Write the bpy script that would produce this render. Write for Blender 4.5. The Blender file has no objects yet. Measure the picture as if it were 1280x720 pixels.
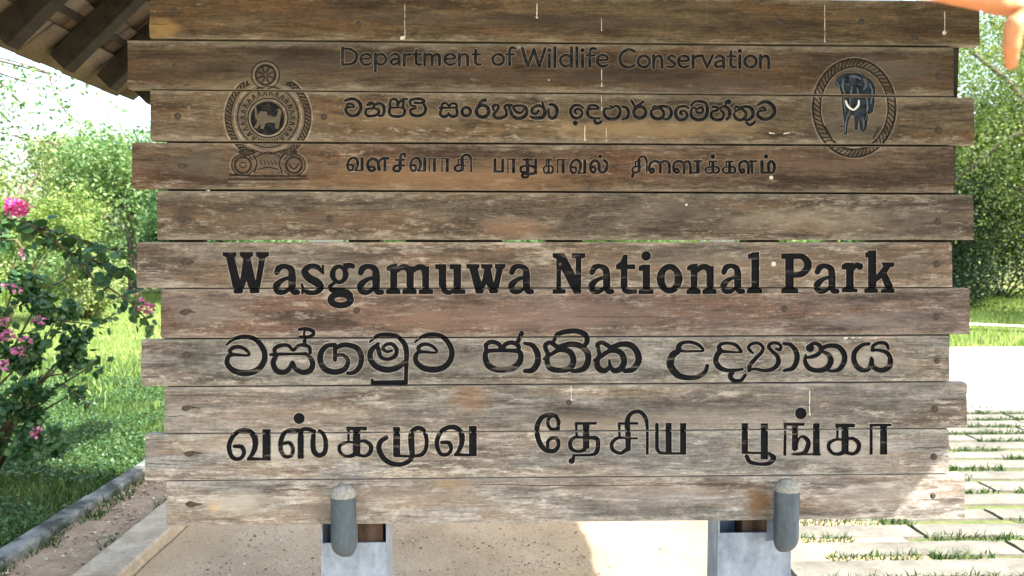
import bpy, bmesh, math, random
import numpy as np
from mathutils import Vector, Matrix, Quaternion, noise
from mathutils.geometry import delaunay_2d_cdt

SC = bpy.context.scene
COL = SC.collection
R = math.radians

# ------------------------------------------------------------------ camera
EYE = 1.55
DIST = 2.26                       # eye to the face of the sign board
FPX = 960.0                       # focal length in photo pixels (1280 wide)
_p, _y, _r = R(3.2128), R(-1.8677), R(-0.0298)
def _rot(p, y, r):
    c, s = math.cos(-p), math.sin(-p); rx = np.array([[1, 0, 0], [0, c, -s], [0, s, c]])
    c, s = math.cos(y), math.sin(y); rz = np.array([[c, -s, 0], [s, c, 0], [0, 0, 1]])
    c, s = math.cos(r), math.sin(r); ry = np.array([[c, 0, s], [0, 1, 0], [-s, 0, c]])
    return rz @ rx @ ry
CM = _rot(_p, _y, _r)
cam_data = bpy.data.cameras.new('camera')
cam = bpy.data.objects.new('camera', cam_data); COL.objects.link(cam)
m = Matrix.Identity(4)
for i in range(3):
    m[i][0] = CM[i][0]; m[i][1] = CM[i][2]; m[i][2] = -CM[i][1]
m.translation = Vector((0, -DIST, EYE))
cam.matrix_world = m
cam_data.sensor_width = 36.0
cam_data.lens = 36.0 * FPX / 1280.0
cam_data.clip_start = 0.02
cam_data.clip_end = 2000.0
cam_data.dof.use_dof = True
cam_data.dof.focus_distance = DIST
cam_data.dof.aperture_fstop = 5.2
SC.camera = cam

# ------------------------------------------------------------------ light
TO_SUN = Vector((0.83, -0.56, 1.0)).normalized()
SC.world = bpy.data.worlds.new('World')
SC.world.use_nodes = True
wn = SC.world.node_tree
bg = wn.nodes['Background']
sky = wn.nodes.new('ShaderNodeTexSky')
sky.sky_type = 'NISHITA'
sky.sun_disc = False
sky.sun_elevation = math.asin(TO_SUN.z)
sky.sun_rotation = math.atan2(TO_SUN.x, TO_SUN.y)
sky.air_density = 1.2
sky.dust_density = 3.0
wn.links.new(sky.outputs[0], bg.inputs[0])
bg.inputs[1].default_value = 0.15
sl = bpy.data.lights.new('sun', 'SUN')
sl.energy = 4.6
sl.angle = R(0.55)
sl.color = (1.0, 0.96, 0.90)
sun = bpy.data.objects.new('sun', sl); COL.objects.link(sun)
sun.rotation_euler = TO_SUN.to_track_quat('Z', 'Y').to_euler()
sun.location = (6, -6, 10)
SC.view_settings.view_transform = 'Standard'
SC.view_settings.look = 'None'
SC.view_settings.gamma = 1.0
SC.view_settings.use_curve_mapping = False
SC.view_settings.exposure = 2.05
SC.cycles.max_bounces = 8
SC.cycles.diffuse_bounces = 5
SC.cycles.transparent_max_bounces = 8

# ------------------------------------------------------------------ helpers
def ray(px, py):
    d = CM @ np.array([(px - 640) / FPX, 1.0, -(py - 360) / FPX])
    return d / d[1]
def on_sign(px, py, Y=0.0):
    d = ray(px, py) * (DIST + Y)
    return Vector((d[0], Y, EYE + d[2]))
def on_ground(px, py, z=0.0):
    d = ray(px, py); t = (z - EYE) / d[2]
    return Vector((d[0] * t, d[1] * t - DIST, z))
def at_y(px, py, Y):
    d = ray(px, py) * (DIST + Y)
    return Vector((d[0], Y, EYE + d[2]))

def props(o, label=None, cat=None, group=None, kind=None):
    if label: o['label'] = label
    if cat: o['category'] = cat
    if group: o['group'] = group
    if kind: o['kind'] = kind
    return o
def empty(name, loc, label=None, cat=None, group=None):
    o = bpy.data.objects.new(name, None); COL.objects.link(o)
    o.location = loc; o.empty_display_size = 0.2
    return props(o, label, cat, group)
def link(name, me, mats=(), parent=None, loc=None, label=None):
    """loc / vertices are world coordinates; parenting keeps them in place"""
    o = bpy.data.objects.new(name, me); COL.objects.link(o)
    for mt in (mats if isinstance(mats, (list, tuple)) else [mats]):
        me.materials.append(mt)
    w = Vector(loc) if loc is not None else Vector((0, 0, 0))
    if parent is not None:
        o.parent = parent
        p = parent; off = Vector((0, 0, 0))
        while p is not None:
            off += p.location; p = p.parent
        w = w - off
    o.location = w
    if label: o['label'] = label
    return o
def mesh(name, verts, faces, mi=None, smooth=False):
    me = bpy.data.meshes.new(name)
    me.from_pydata([tuple(v) for v in verts], [], [tuple(f) for f in faces])
    if mi is not None:
        me.polygons.foreach_set('material_index', np.array(mi, dtype=np.int32))
    if smooth:
        me.polygons.foreach_set('use_smooth', np.ones(len(me.polygons), dtype=bool))
    me.update()
    return me
class MB:
    """collects simple solids into one mesh"""
    def __init__(self): self.v = []; self.f = []; self.m = []
    def add(self, v, f, mi=0):
        b = len(self.v); self.v += [tuple(x) for x in v]
        self.f += [tuple(i + b for i in q) for q in f]; self.m += [mi] * len(f)
    def box(self, c, s, rot=None, mi=0, bev=0.0):
        bm = bmesh.new(); bmesh.ops.create_cube(bm, size=1.0)
        bmesh.ops.scale(bm, vec=s, verts=bm.verts)
        if bev > 0:
            bmesh.ops.bevel(bm, geom=bm.edges[:], offset=bev, segments=2, affect='EDGES', profile=0.7)
        if rot is not None: bmesh.ops.transform(bm, matrix=rot.to_4x4(), verts=bm.verts)
        bmesh.ops.translate(bm, vec=c, verts=bm.verts)
        bm.verts.index_update()
        self.add([v.co for v in bm.verts], [[v.index for v in f.verts] for f in bm.faces], mi); bm.free()
    def tube(self, pts, rad, n=8, mi=0, caps=True):
        pts = [Vector(p) for p in pts]; k = len(pts)
        if not isinstance(rad, (list, tuple)): rad = [rad] * k
        vs = []; fs = []; prev = None
        for i, p in enumerate(pts):
            t = (pts[min(i + 1, k - 1)] - pts[max(i - 1, 0)]).normalized()
            if prev is None:
                a = Vector((0, 0, 1)) if abs(t.z) < .9 else Vector((1, 0, 0))
                u = t.cross(a).normalized()
            else:
                u = (prev - t * prev.dot(t)).normalized()
            prev = u; w = t.cross(u)
            for j in range(n):
                a = 2 * math.pi * j / n
                vs.append(p + (u * math.cos(a) + w * math.sin(a)) * rad[i])
        for i in range(k - 1):
            for j in range(n):
                a = i * n + j; b = i * n + (j + 1) % n
                fs.append((a, b, b + n, a + n))
        if caps:
            fs.append(tuple(range(n - 1, -1, -1))); fs.append(tuple((k - 1) * n + j for j in range(n)))
        self.add(vs, fs, mi)
    def build(self, name, mats, parent=None, smooth=False, loc=None, label=None):
        return link(name, mesh(name, self.v, self.f, self.m, smooth), mats, parent, loc, label)

# ------------------------------------------------------------------ materials
class NT:
    def __init__(self, name):
        self.mat = bpy.data.materials.new(name); self.mat.use_nodes = True
        self.t = self.mat.node_tree; self.b = self.t.nodes['Principled BSDF']
        self.out = self.t.nodes['Material Output']
    def n(self, typ, **kw):
        nd = self.t.nodes.new(typ)
        for k, v in kw.items(): setattr(nd, k, v)
        return nd
    def l(self, a, b): self.t.links.new(a, b)
    def coord(self, kind='Object', scale=(1, 1, 1), loc=None):
        tc = self.n('ShaderNodeTexCoord'); mp = self.n('ShaderNodeMapping')
        mp.inputs['Scale'].default_value = scale
        self.l(tc.outputs[kind], mp.inputs[0])
        if loc is not None: self.l(loc, mp.inputs['Location'])
        return mp.outputs[0]
    def noise(self, vec, scale=1.0, detail=4, rough=.55, dist=0.0):
        nd = self.n('ShaderNodeTexNoise'); nd.inputs['Scale'].default_value = scale
        nd.inputs['Detail'].default_value = detail; nd.inputs['Roughness'].default_value = rough
        nd.inputs['Distortion'].default_value = dist
        self.l(vec, nd.inputs['Vector']); return nd.outputs['Fac']
    def ramp(self, fac, stops, interp='LINEAR'):
        nd = self.n('ShaderNodeValToRGB'); cr = nd.color_ramp; cr.interpolation = interp
        while len(cr.elements) < len(stops): cr.elements.new(0.5)
        for e, (p, c) in zip(cr.elements, stops):
            e.position = p; e.color = (*c, 1) if not isinstance(c, (int, float)) else (c, c, c, 1)
        self.l(fac, nd.inputs[0]); return nd.outputs[0]
    def mix(self, fac, a, b, mode='MIX'):
        nd = self.n('ShaderNodeMix', data_type='RGBA', blend_type=mode)
        for s, v in ((0, fac), (6, a), (7, b)):
            if hasattr(v, 'is_linked') or hasattr(v, 'links'): self.l(v, nd.inputs[s])
            else: nd.inputs[s].default_value = v if s == 0 else (*v, 1)
        return nd.outputs[2]
    def math(self, op, a, b=None, c=None):
        nd = self.n('ShaderNodeMath', operation=op)
        for i, v in enumerate((a, b, c)):
            if v is None: continue
            if isinstance(v, (int, float)): nd.inputs[i].default_value = v
            else: self.l(v, nd.inputs[i])
        return nd.outputs[0]
    def bump(self, h, strength=.5, dist=.01):
        nd = self.n('ShaderNodeBump'); nd.inputs['Strength'].default_value = strength
        nd.inputs['Distance'].default_value = dist; self.l(h, nd.inputs['Height'])
        self.l(nd.outputs[0], self.b.inputs['Normal'])
    def set(self, col=None, rough=None, metal=None, spec=None):
        if col is not None:
            if isinstance(col, tuple): self.b.inputs['Base Color'].default_value = (*col, 1)
            else: self.l(col, self.b.inputs['Base Color'])
        if rough is not None:
            if isinstance(rough, (int, float)): self.b.inputs['Roughness'].default_value = rough
            else: self.l(rough, self.b.inputs['Roughness'])
        if metal is not None: self.b.inputs['Metallic'].default_value = metal
        if spec is not None: self.b.inputs['Specular IOR Level'].default_value = spec
        return self.mat

def wood_mat(name, edge=False, k=1.0, kz=1.0):
    w = NT(name)
    oi = w.n('ShaderNodeObjectInfo')
    off = w.n('ShaderNodeVectorMath', operation='SCALE')
    cmb = w.n('ShaderNodeCombineXYZ')
    w.l(oi.outputs['Random'], cmb.inputs[0]); w.l(oi.outputs['Random'], cmb.inputs[1]); w.l(oi.outputs['Random'], cmb.inputs[2])
    w.l(cmb.outputs[0], off.inputs[0]); off.inputs['Scale'].default_value = 61.0
    o = off.outputs[0]
    mott = w.noise(w.coord('Object', (4.2 * k, 4, 30 * kz), o), 1.0, 9, .76, .3)
    fine = w.noise(w.coord('Object', (13 * k, 9, 230 * kz), o), 1.0, 5, .65, .1)
    big = w.noise(w.coord('Object', (1.3 * k, 4, 8 * kz), o), 1.0, 5, .62, .5)
    peel = w.noise(w.coord('Object', (12 * k, 9, 52 * kz), o), 1.0, 9, .80, .2)
    blot2 = w.noise(w.coord('Object', (2.0 * k, 4, 15 * kz), o), 1.35, 7, .70, .5)
    spk = w.noise(w.coord('Object', (45, 30, 150), o), 1.0, 4, .75)
    base = oi.outputs['Color']
    weath = oi.outputs['Alpha']                     # how far the varnish has gone
    dark = w.mix(1.0, base, (.40, .37, .345), 'MULTIPLY')
    light = w.mix(1.0, base, (1.5, 1.5, 1.47), 'MULTIPLY')
    c = w.mix(w.ramp(mott, [(.36, 0), (.64, 1)]), dark, light)
    red = w.mix(1.0, base, (1.05, .84, .68), 'MULTIPLY')
    c = w.mix(w.math('MULTIPLY', w.ramp(big, [(.46, 0), (.57, 1)]), .9), c, red)
    huge = w.noise(w.coord('Object', (.9, 3, 5), o), 1.7, 4, .6, .6)
    c = w.mix(w.math('MULTIPLY', w.ramp(huge, [(.36, 1), (.47, 0)]), .55), c, w.mix(1.0, base, (.55, .56, .58), 'MULTIPLY'))
    c = w.mix(w.math('MULTIPLY', w.ramp(huge, [(.56, 0), (.66, 1)]), .5), c, w.mix(1.0, base, (1.3, 1.38, 1.5), 'MULTIPLY'))
    dk = w.mix(1.0, base, (.34, .31, .28), 'MULTIPLY')
    c = w.mix(w.math('MULTIPLY', w.ramp(blot2, [(.50, 0), (.62, 1)]), .8), c, dk)
    # bare edges along the top and bottom of each board
    tc = w.n('ShaderNodeTexCoord'); sx = w.n('ShaderNodeSeparateXYZ'); w.l(tc.outputs['Object'], sx.inputs[0])
    ez = w.math('ADD', w.math('MULTIPLY', w.math('ABSOLUTE', sx.outputs[2]), 14.0), w.math('MULTIPLY', w.math('SUBTRACT', peel, .5), 1.7))
    em = w.ramp(ez, [(.66, 0), (.98, 1)])
    pale = w.mix(.45, w.mix(1.0, base, (1.55, 1.5, 1.38), 'MULTIPLY'), (.33, .30, .25))
    c = w.mix(w.math('MULTIPLY', em, .62), c, pale)
    # peeling: pale bare fibres showing through, in ragged patches
    bare = w.mix(.5, w.mix(1.0, base, (2.1, 2.1, 2.0), 'MULTIPLY'), (.36, .33, .285))
    fm = w.math('ADD', peel, w.math('ADD', w.math('MULTIPLY', w.math('SUBTRACT', weath, .5), .16), w.math('MULTIPLY', w.math('SUBTRACT', big, .5), .35)))
    c = w.mix(w.math('MULTIPLY', w.ramp(fm, [(.545, 0), (.63, 1)]), .7), c, bare)
    c = w.mix(w.math('MULTIPLY', w.ramp(peel, [(.33, 1), (.43, 0)]), .55), c, dk)
    c = w.mix(.85, c, w.ramp(fine, [(.25, .35), (.5, .97), (.75, 1.45)]), 'MULTIPLY')
    c = w.mix(w.math('MULTIPLY', w.ramp(spk, [(.66, 0), (.72, 1)]), .5), c, bare)
    c = w.mix(w.math('MULTIPLY', w.ramp(spk, [(.29, 1), (.36, 0)]), .55), c, (.035, .028, .022))
    # grit, chips and rubbed flecks with no direction of their own
    grit = w.noise(w.coord('Object', (70, 60, 120), o), 1.0, 5, .8); chip = w.noise(w.coord('Object', (38, 30, 70), o), 1.0, 6, .78, .4)
    dirt = w.noise(w.coord('Object', (6, 6, 10), o), 1.0, 6, .7)
    c = w.mix(.75, c, w.ramp(grit, [(.32, .55), (.5, 1.0), (.68, 1.4)]), 'MULTIPLY')
    c = w.mix(.8, c, w.ramp(dirt, [(.34, .68), (.5, 1.0), (.66, 1.22)]), 'MULTIPLY')
    c = w.mix(w.math('MULTIPLY', w.ramp(chip, [(.635, 0), (.70, 1)]), w.math('ADD', w.math('MULTIPLY', weath, .7), .1)), c, bare)
    flk = w.math('ADD', peel, chip)
    if edge:
        c = w.mix(edge, w.mix(1.0, c, (1.35, 1.35, 1.35), 'MULTIPLY'), (.30, .275, .24))
    h = w.math('ADD', w.math('MULTIPLY', fine, .6), w.math('MULTIPLY', flk, .5))
    w.bump(h, .55, .006)
    return w.set(c, .82, spec=.25)

def simple_mat(name, a, b, scale=8, rough=.7, bump=.3, bdist=.005, metal=0.0, detail=6, lo=.35, hi=.65, spec=.3, stretch=(1, 1, 1)):
    w = NT(name)
    nz = w.noise(w.coord('Object', stretch), scale, detail, .62, .3)
    fine = w.noise(w.coord('Object', stretch), scale * 7, 4, .6)
    c = w.mix(w.ramp(nz, [(lo, 0), (hi, 1)]), a, b)
    c = w.mix(.5, c, w.ramp(fine, [(.3, .6), (.7, 1.3)]), 'MULTIPLY')
    if bump: w.bump(fine, bump, bdist)
    return w.set(c, rough, metal, spec)

def leaf_mat(name, dark, mid, light, trans=.35, rough=.5):
    w = NT(name)
    at = w.n('ShaderNodeAttribute', attribute_name='rnd')
    c = w.ramp(at.outputs['Fac'], [(0, dark), (.5, mid), (1, light)])
    w.set(c, rough, spec=.35)
    tr = w.n('ShaderNodeBsdfTranslucent')
    w.l(w.mix(1.0, c, (1.25, 1.35, .6), 'MULTIPLY'), tr.inputs[0])
    mx = w.n('ShaderNodeMixShader'); mx.inputs[0].default_value = trans
    w.l(w.b.outputs[0], mx.inputs[1]); w.l(tr.outputs[0], mx.inputs[2])
    w.l(mx.outputs[0], w.out.inputs[0])
    return w.mat
# ------------------------------------------------------------------ carved writing, traced as pen strokes
# every group: list of (op, kind, data) in board pixels; fields are signed distances
GROUPS = {}
_cur = None
_zx = _zy = 0.0; _zs = 1.0; _ws = 1.0
def group(name, mat='black', rim=1.2):
    global _cur
    _cur = GROUPS.setdefault(name, dict(mat=mat, rim=rim, items=[]))
def zone(x0, y0, s, ws=1.0):
    global _zx, _zy, _zs, _ws
    _zx, _zy, _zs, _ws = x0, y0, s, ws
def _pt(p): return (p[0] / _zs + _zx, p[1] / _zs + _zy)
def _smooth(pts, closed):
    n = len(pts)
    if n < 3: return pts
    out = []
    P = np.array(pts, float)
    rng = n if closed else n - 1
    for i in range(rng):
        p0 = P[(i - 1) % n] if (closed or i > 0) else 2 * P[0] - P[1]
        p1 = P[i]; p2 = P[(i + 1) % n]
        p3 = P[(i + 2) % n] if (closed or i + 2 < n) else 2 * P[-1] - P[-2]
        for k in range(6):
            t = k / 6.0
            out.append(tuple(.5 * (2 * p1 + (p2 - p0) * t + (2 * p0 - 5 * p1 + 4 * p2 - p3) * t * t + (3 * p1 - p0 - 3 * p2 + p3) * t ** 3)))
    if not closed: out.append(tuple(P[-1]))
    return out
def S(*pts, closed=False, smooth=True, op='add', w=None):
    pts = [(p[0], p[1], (p[2] if len(p) > 2 else w)) for p in pts]
    if smooth: pts = _smooth(pts, closed)
    elif closed: pts = pts + [pts[0]]
    if smooth and closed: pts = pts + [pts[0]]
    _cur['items'].append((op, 'stroke', [(*_pt(p), max(.3, p[2] * _ws / _zs)) for p in pts]))
def L(w, *pts, op='add'): S(*pts, smooth=False, w=w, op=op)
def P(*pts, op='add'): _cur['items'].append((op, 'poly', [_pt(p) for p in pts]))
def B(x0, y0, x1, y1, op='add'): P((x0, y0), (x1, y0), (x1, y1), (x0, y1), op=op)
def D(x, y, r, op='add'): S((x - .01, y, 2 * r), (x + .01, y, 2 * r), smooth=False, op=op)
def ELL(cx, cy, rx, ry, w, a0=0, a1=360, op='add', n=48, wy=None):
    pts = []
    for i in range(n + 1):
        a = R(a0 + (a1 - a0) * i / n)
        ww = w if wy is None else w + (wy - w) * abs(math.sin(a))
        pts.append((cx + rx * math.cos(a), cy + ry * math.sin(a), ww))
    S(*pts, smooth=False, op=op)
def glyph(fn, x0, y0, x1, y1, gx0, gy0, gx1, gy1, ws=1.0):
    """draw fn (designed in box g*) into the box x0..y1 of the current zone"""
    global _pt, _ws, _zs
    old, ow = _pt, _ws
    kx = (x1 - x0) / (gx1 - gx0); ky = (y1 - y0) / (gy1 - gy0)
    zx, zy, zs = _zx, _zy, _zs
    def f(p): return ((x0 + (p[0] - gx0) * kx) / zs + zx, (y0 + (p[1] - gy0) * ky) / zs + zy)
    _pt = f; _ws = ow * ws * .5 * (kx + ky)
    fn(); _pt, _ws = old, ow

# ---- bold slab roman: letters drawn in the units of the first zone
def W_():
    P((48,92),(155,92),(155,122),(140,132),(184,305),(208,140),(183,122),(180,92),(282,92),(282,122),(262,132),(302,310),(328,140),(306,124),(304,92),(405,92),(402,122),(378,135),(328,405),(262,408),(232,312),(200,408),(138,410),(78,135),(52,122))
def a_():
    S((462,248,44),(480,214,48),(522,200,38),(570,222,50),(580,280,58),(580,350,58),(592,392,50),(622,398,40))
    S((568,285,28),(510,303,36),(462,345,54),(470,388,50),(515,398,38),(572,362,30))
def s_():
    S((812,248,22),(770,205,40),(712,202,42),(676,240,52),(705,287,60),(770,325,64),(798,362,52),(762,398,40),(705,400,38),(668,378,32),(655,345,20))
    P((806,188),(824,188),(824,265),(808,262)); P((646,330),(664,330),(668,413),(648,413))
def g_():
    ELL(938,262,50,60,46,wy=32)
    S((985,215,28),(1015,192,34),(1040,198,40)); P((960,178),(1020,172),(1040,200),(1000,225))
    S((905,325,24),(870,352,32),(890,382,46),(980,392,50),(1020,420,50))
    ELL(950,455,74,43,56,wy=48)
def stemfoot(x0, x1, s0, s1):
    B(x0,200,x1,400); P((s0,412),(s0,382),(x0,362),(x1,362),(s1,382),(s1,412))
def m_():
    stemfoot(108,162,76,187); stemfoot(232,288,200,310); stemfoot(352,405,325,435)
    P((80,232),(80,206),(112,186),(162,182),(162,240))
    S((150,238,36),(200,207,44),(245,218,50),(260,265,54)); S((275,238,36),(322,207,44),(365,218,50),(378,265,54))
def n_():
    stemfoot(108,162,76,187); stemfoot(232,288,200,310)
    P((80,232),(80,206),(112,186),(162,182),(162,240)); S((150,238,36),(200,207,44),(245,218,50),(260,265,54))
def u_():
    B(478,185,535,350); P((450,184),(535,184),(535,225),(450,222)); B(590,185,648,400); P((560,184),(648,184),(648,225),(562,222))
    S((507,340,56),(522,382,48),(560,400,36),(610,372,32)); P((592,412),(592,370),(648,365),(682,380),(682,412))
def w_():
    P((688,183),(788,183),(788,212),(775,222),(805,322),(824,225),(800,212),(800,183),(888,183),(888,212),(875,222),(897,322),(918,225),(905,212),(905,183),(988,183),(985,210),(965,225),(928,405),(868,408),(840,335),(815,408),(760,408),(712,222),(690,212))
def N_():
    P((65,100),(155,100),(242,270),(242,140),(210,135),(210,100),(315,100),(315,135),(284,142),(284,410),(228,410),(130,222),(130,365),(165,378),(165,410),(65,410),(65,378),(94,365),(94,145),(65,135))
def t_():
    P((636,112),(604,112),(582,165),(548,190),(548,222),(584,225),(584,370),(636,370)); B(570,185,695,222)
    S((610,345,54),(622,385,46),(660,394,36),(694,392,34))
def i_():
    D(778,122,36); B(752,186,808,400); P((722,235),(722,200),(754,186),(808,186),(808,235)); P((720,412),(720,382),(752,362),(808,362),(835,382),(835,412))
def o_(): ELL(957,295,68,91,64,wy=46)
def l_():
    B(262,82,315,345); P((240,128),(240,92),(315,78),(315,128)); P((232,356),(232,328),(262,312),(315,312),(335,328),(335,356))
def Pcap():
    B(488,90,545,345); P((462,126),(462,90),(545,88),(545,126)); P((460,356),(460,326),(488,312),(545,312),(576,326),(576,356))
    S((530,108,36),(605,113,40),(640,165,52),(605,222,42),(530,236,34))
def r_():
    B(893,152,945,340); P((865,196),(865,166),(893,150),(945,150),(945,200)); P((865,349),(865,324),(893,310),(945,310),(970,324),(970,349))
    S((935,195,28),(962,168,34),(985,176,46))
def k_():
    B(1040,70,1095,340); P((1022,116),(1022,84),(1095,66),(1095,116)); P((1015,353),(1015,326),(1040,312),(1095,312),(1106,326),(1106,353))
    P((1215,150),(1130,150),(1140,178),(1090,240),(1095,280),(1130,255),(1155,325),(1125,330),(1125,353),(1218,353),(1215,322),(1165,218),(1190,182),(1215,178))
group('national_park_lettering#1', 'black', 1.0)
zone(270,300,6.095); W_(); a_(); s_(); g_()
glyph(a_,1065,180,1275,420,425,180,635,420)
zone(470,300,6.095); m_(); u_(); w_(); glyph(a_,1000,180,1198,415,425,180,635,420)
group('national_park_lettering#2', 'black', 1.01); zone(680,300,6.095); N_(); glyph(a_,330,180,530,415,425,180,635,420); t_(); i_(); o_(); glyph(n_,1085,180,1315,412,76,182,310,412)
zone(890,300,5.333); glyph(a_,50,155,215,362,425,180,635,420); l_(); group('national_park_lettering#3', 'black', 1.01); Pcap(); glyph(a_,672,155,845,360,425,180,635,420); r_(); k_()

# ---- Sinhala, large line
def va():
    S((105,248,22),(180,190,38),(285,167,46),(395,195,52),(468,280,56),(488,370,58),(458,455,60),(385,513,62),(285,530,66),(182,508,60),(116,445,54),(118,378,48),(165,347,38),(325,353,24),(305,303,34),(240,270,38),(172,276,42),(137,312,38),(165,345,34))
group('sinhala_park_lettering#1', 'black', 1.01)
zone(270,400,8); va()
S((545,348,28),(620,342,34),(770,340,28),(900,338,36)); S((590,332,38),(588,288,42),(640,256,42),(720,254,38),(770,300,36),(812,266,38),(860,250,40),(930,270,40),(942,325,38))
S((600,355,48),(572,430,54),(605,505,58),(680,522,54),(738,482,48),(765,420,36),(790,482,48),(860,522,54),(938,505,58),(968,440,56),(940,375,46),(900,342,36))
L(40,(885,255),(886,180)); S((832,95,32),(900,88,38),(968,112,42),(968,150,40),(920,168,34),(835,166,26)); S((895,95,24),(880,130,24),(886,170,30))
zone(420,400,7.529)
S((-9,232,38),(-94,248,48),(-144,320,56),(-144,400,58),(-94,468,58),(-10,490,56),(70,470,54),(108,420,46),(108,368,42),(68,332,36),(15,330,32)); S((-9,245,44),(-9,376,40))
S((0,262,40),(60,236,50),(120,236,50),(200,268,54),(238,345,54),(225,435,50),(170,492,44),(108,502,32)); 
S((320,205,22),(390,148,36),(480,138,42),(580,158,46),(645,225,50),(664,310,50),(662,400,42),(657,575,38),smooth=True); P((327,552),(345,552),(360,570),(678,562),(678,612),(327,618))
S((398,222,32),(330,290,52),(325,370,54),(380,438,58),(480,468,60),(580,448,54),(640,400,44)); S((388,228,34),(402,290,46),(425,350,38),(490,368,34),(555,338,42),(570,280,42),(530,228,38),(472,232,34),(442,268,36),(478,298,30),(525,288,26))
glyph(va,720,115,1115,500,80,145,515,565)
group('sinhala_park_lettering#2', 'black', 1.01); zone(590,400,5.565)
S((92,250,38),(110,312,44),(160,342,42),(215,347,42),(280,337,44),(325,300,44),(340,258,40),(322,218,34),(215,212,28),(112,216,32),closed=True); S((98,205,28),(100,168,34),(140,152,32),(185,167,32),(208,200,34),(235,167,32),(280,157,32),(320,177,34),(325,210,30)); S((315,160,30),(345,92,36),smooth=False)
S((365,162,22),(420,177,36),(455,232,44),(455,300,44),(420,348,42),(368,355,30))
S((500,270,20),(550,238,28),(610,208,34),(680,222,42),(705,280,44),(680,335,44),(610,350,38),(545,335,42),(522,290,38),(528,235,32),(512,200,34),(512,172,34),(545,157,32),(590,185,34)); S((600,190,38),(680,168,40),(750,178,42),(800,222,44),(808,280,44),(782,335,42),(730,353,34),(697,355,28)); S((572,140,28),(592,102,34),(650,82,36),(730,78,38),(788,103,40),(800,150,38),(772,188,32))
S((880,198,30),(872,172,32),(905,157,32),(950,182,34),(972,202,30)); S((850,280,22),(890,258,32),(960,214,34),(1030,224,42),(1058,280,44),(1038,335,44),(990,353,38),(962,322,28),(955,280,18)); S((958,330,32),(920,353,38),(880,335,44),(870,290,38),(886,245,32),(877,195,26)); S((970,192,36),(1040,168,40),(1110,178,44),(1152,232,46),(1156,290,46),(1118,343,42),(1062,355,32))
group('sinhala_park_lettering#3', 'black', 1.01); zone(820,400,8)
S((512,458,40),(490,520,44),(420,568,46),(330,578,52),(230,558,64),(162,490,76),(142,430,72),(165,352,70),(222,310,58),(228,262,54),(270,227,38),(350,222,36),(430,252,38),(472,306,28),(400,311,24),(280,313,28),(228,298,36))
S((865,492,28),(790,502,34),(700,500,42),(630,470,58),(597,410,56),(612,350,54),(640,310,58),(628,272,48),(660,238,38),(730,232,34),(800,252,38),(843,300,34),(852,322,22),(760,320,24),(670,315,36)); S((768,520,40),(744,550,48),(752,585,48),(790,608,44),(850,603,40),(892,552,34))
S((968,330,26),(935,298,34),(925,268,34),(960,238,34),(1020,232,34),(1068,270,34),(1058,320,38),(990,390,42),(938,455,46),(932,505,40)); S((940,495,30),(1000,490,32),(1080,505,38),(1170,488,44),(1222,430,50),(1213,362,44),(1160,310,38),(1128,270,42),(1152,234,34),(1210,232,34),(1248,260,32),(1238,295,38),(1200,288,28))
zone(970,400,8)
S((80,236,34),(150,252,44),(203,320,54),(208,400,54),(168,480,48),(82,505,34))
D(340,280,42); S((345,252,42),(390,232,38),(440,262,48),(445,312,42),(400,353,42),(322,373,34),(298,368,26)); S((297,352,28),(292,420,44),(340,488,52),(430,503,52),(510,478,58),(548,410,58),(530,352,48),(492,327,38)); S((462,280,46),(530,257,46),(620,267,52),(678,332,56),(683,410,54),(638,488,48),(580,508,34),(530,508,28)); S((440,300,34),(490,328,34))
S((930,237,32),(860,252,40),(792,312,50),(778,390,52),(812,468,54),(880,503,48),(938,470,46),(955,385,36)); S((958,400,40),(972,468,46),(1050,503,52),(1128,468,58),(1143,390,54),(1108,327,46),(1030,302,32),(962,302,36)); S((965,300,36),(972,257,36),(1030,228,36),(1100,238,38),(1123,285,32))

# ---- Tamil, large line
def tva():
    S((165,417,34),(230,422,42),(252,480,38),(215,528,36),(155,522,40),(122,460,44),(122,390,44),(165,312,44),(230,277,44),(300,282,50),(348,340,56),(352,420,50),(325,490,40),(290,530,26)); P((290,512),(490,525),(490,545),(275,545)); B(418,262,492,545)
def tka():
    B(20,236,205,270); S((40,262,24),(40,370,22),smooth=False); B(78,250,146,500); S((95,377,20),(30,374,26),(-33,402,34),(-38,455,34),(10,498,28),(75,493,38),(112,462,40)); S((130,367,24),(190,367,34),(238,407,40),(233,463,40),(190,497,30),(130,490,30))
def taa():
    P((550,212),(750,212),(755,235),(555,238)); B(554,222,582,492); B(648,225,712,492)
def tsi():
    B(165,199,345,222); L(24,(172,212),(176,335)); S((253,440,48),(252,300,52),(245,205,48),(262,140,38),(310,107,36),(370,112,38),(413,170,38),(425,260,28),(425,480,26)); S((250,342,20),(160,342,30),(107,390,36),(117,450,36),(180,478,32),(240,448,40)); B(260,334,342,356)
group('tamil_park_lettering#1', 'black', 1.01)
zone(270,500,7.2); tva()
S((600,392,28),(660,387,34),(692,440,36),(678,498,34),(625,510,34),(587,460,40),(582,380,44),(612,302,42),(670,272,36),(740,272,34),(770,278,34)); B(735,275,790,528); S((745,284,36),(800,260,38),(860,272,38),(882,292,40)); S((880,282,44),(873,400,46),(885,468,48),(930,498,42),(978,470,44),(988,380,42),(968,312,38),(932,278,34)); D(748,165,50)
zone(430,500,7.111); tka()
S((375,332,44),(322,375,46),(312,440,50),(352,518,48),(420,563,46),(500,573,42),(570,548,42),(605,500,46),(600,400,56),(600,302,54),(640,252,44),(700,262,42),(733,340,38),(728,430,38),(693,483,38),(635,497,28)); B(436,240,500,495); P((440,482),(600,490),(600,512),(440,508))
glyph(tva,808,222,1180,500,100,255,492,545)
group('tamil_park_lettering#2', 'black', 1.01); zone(650,500,7.2)
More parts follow.
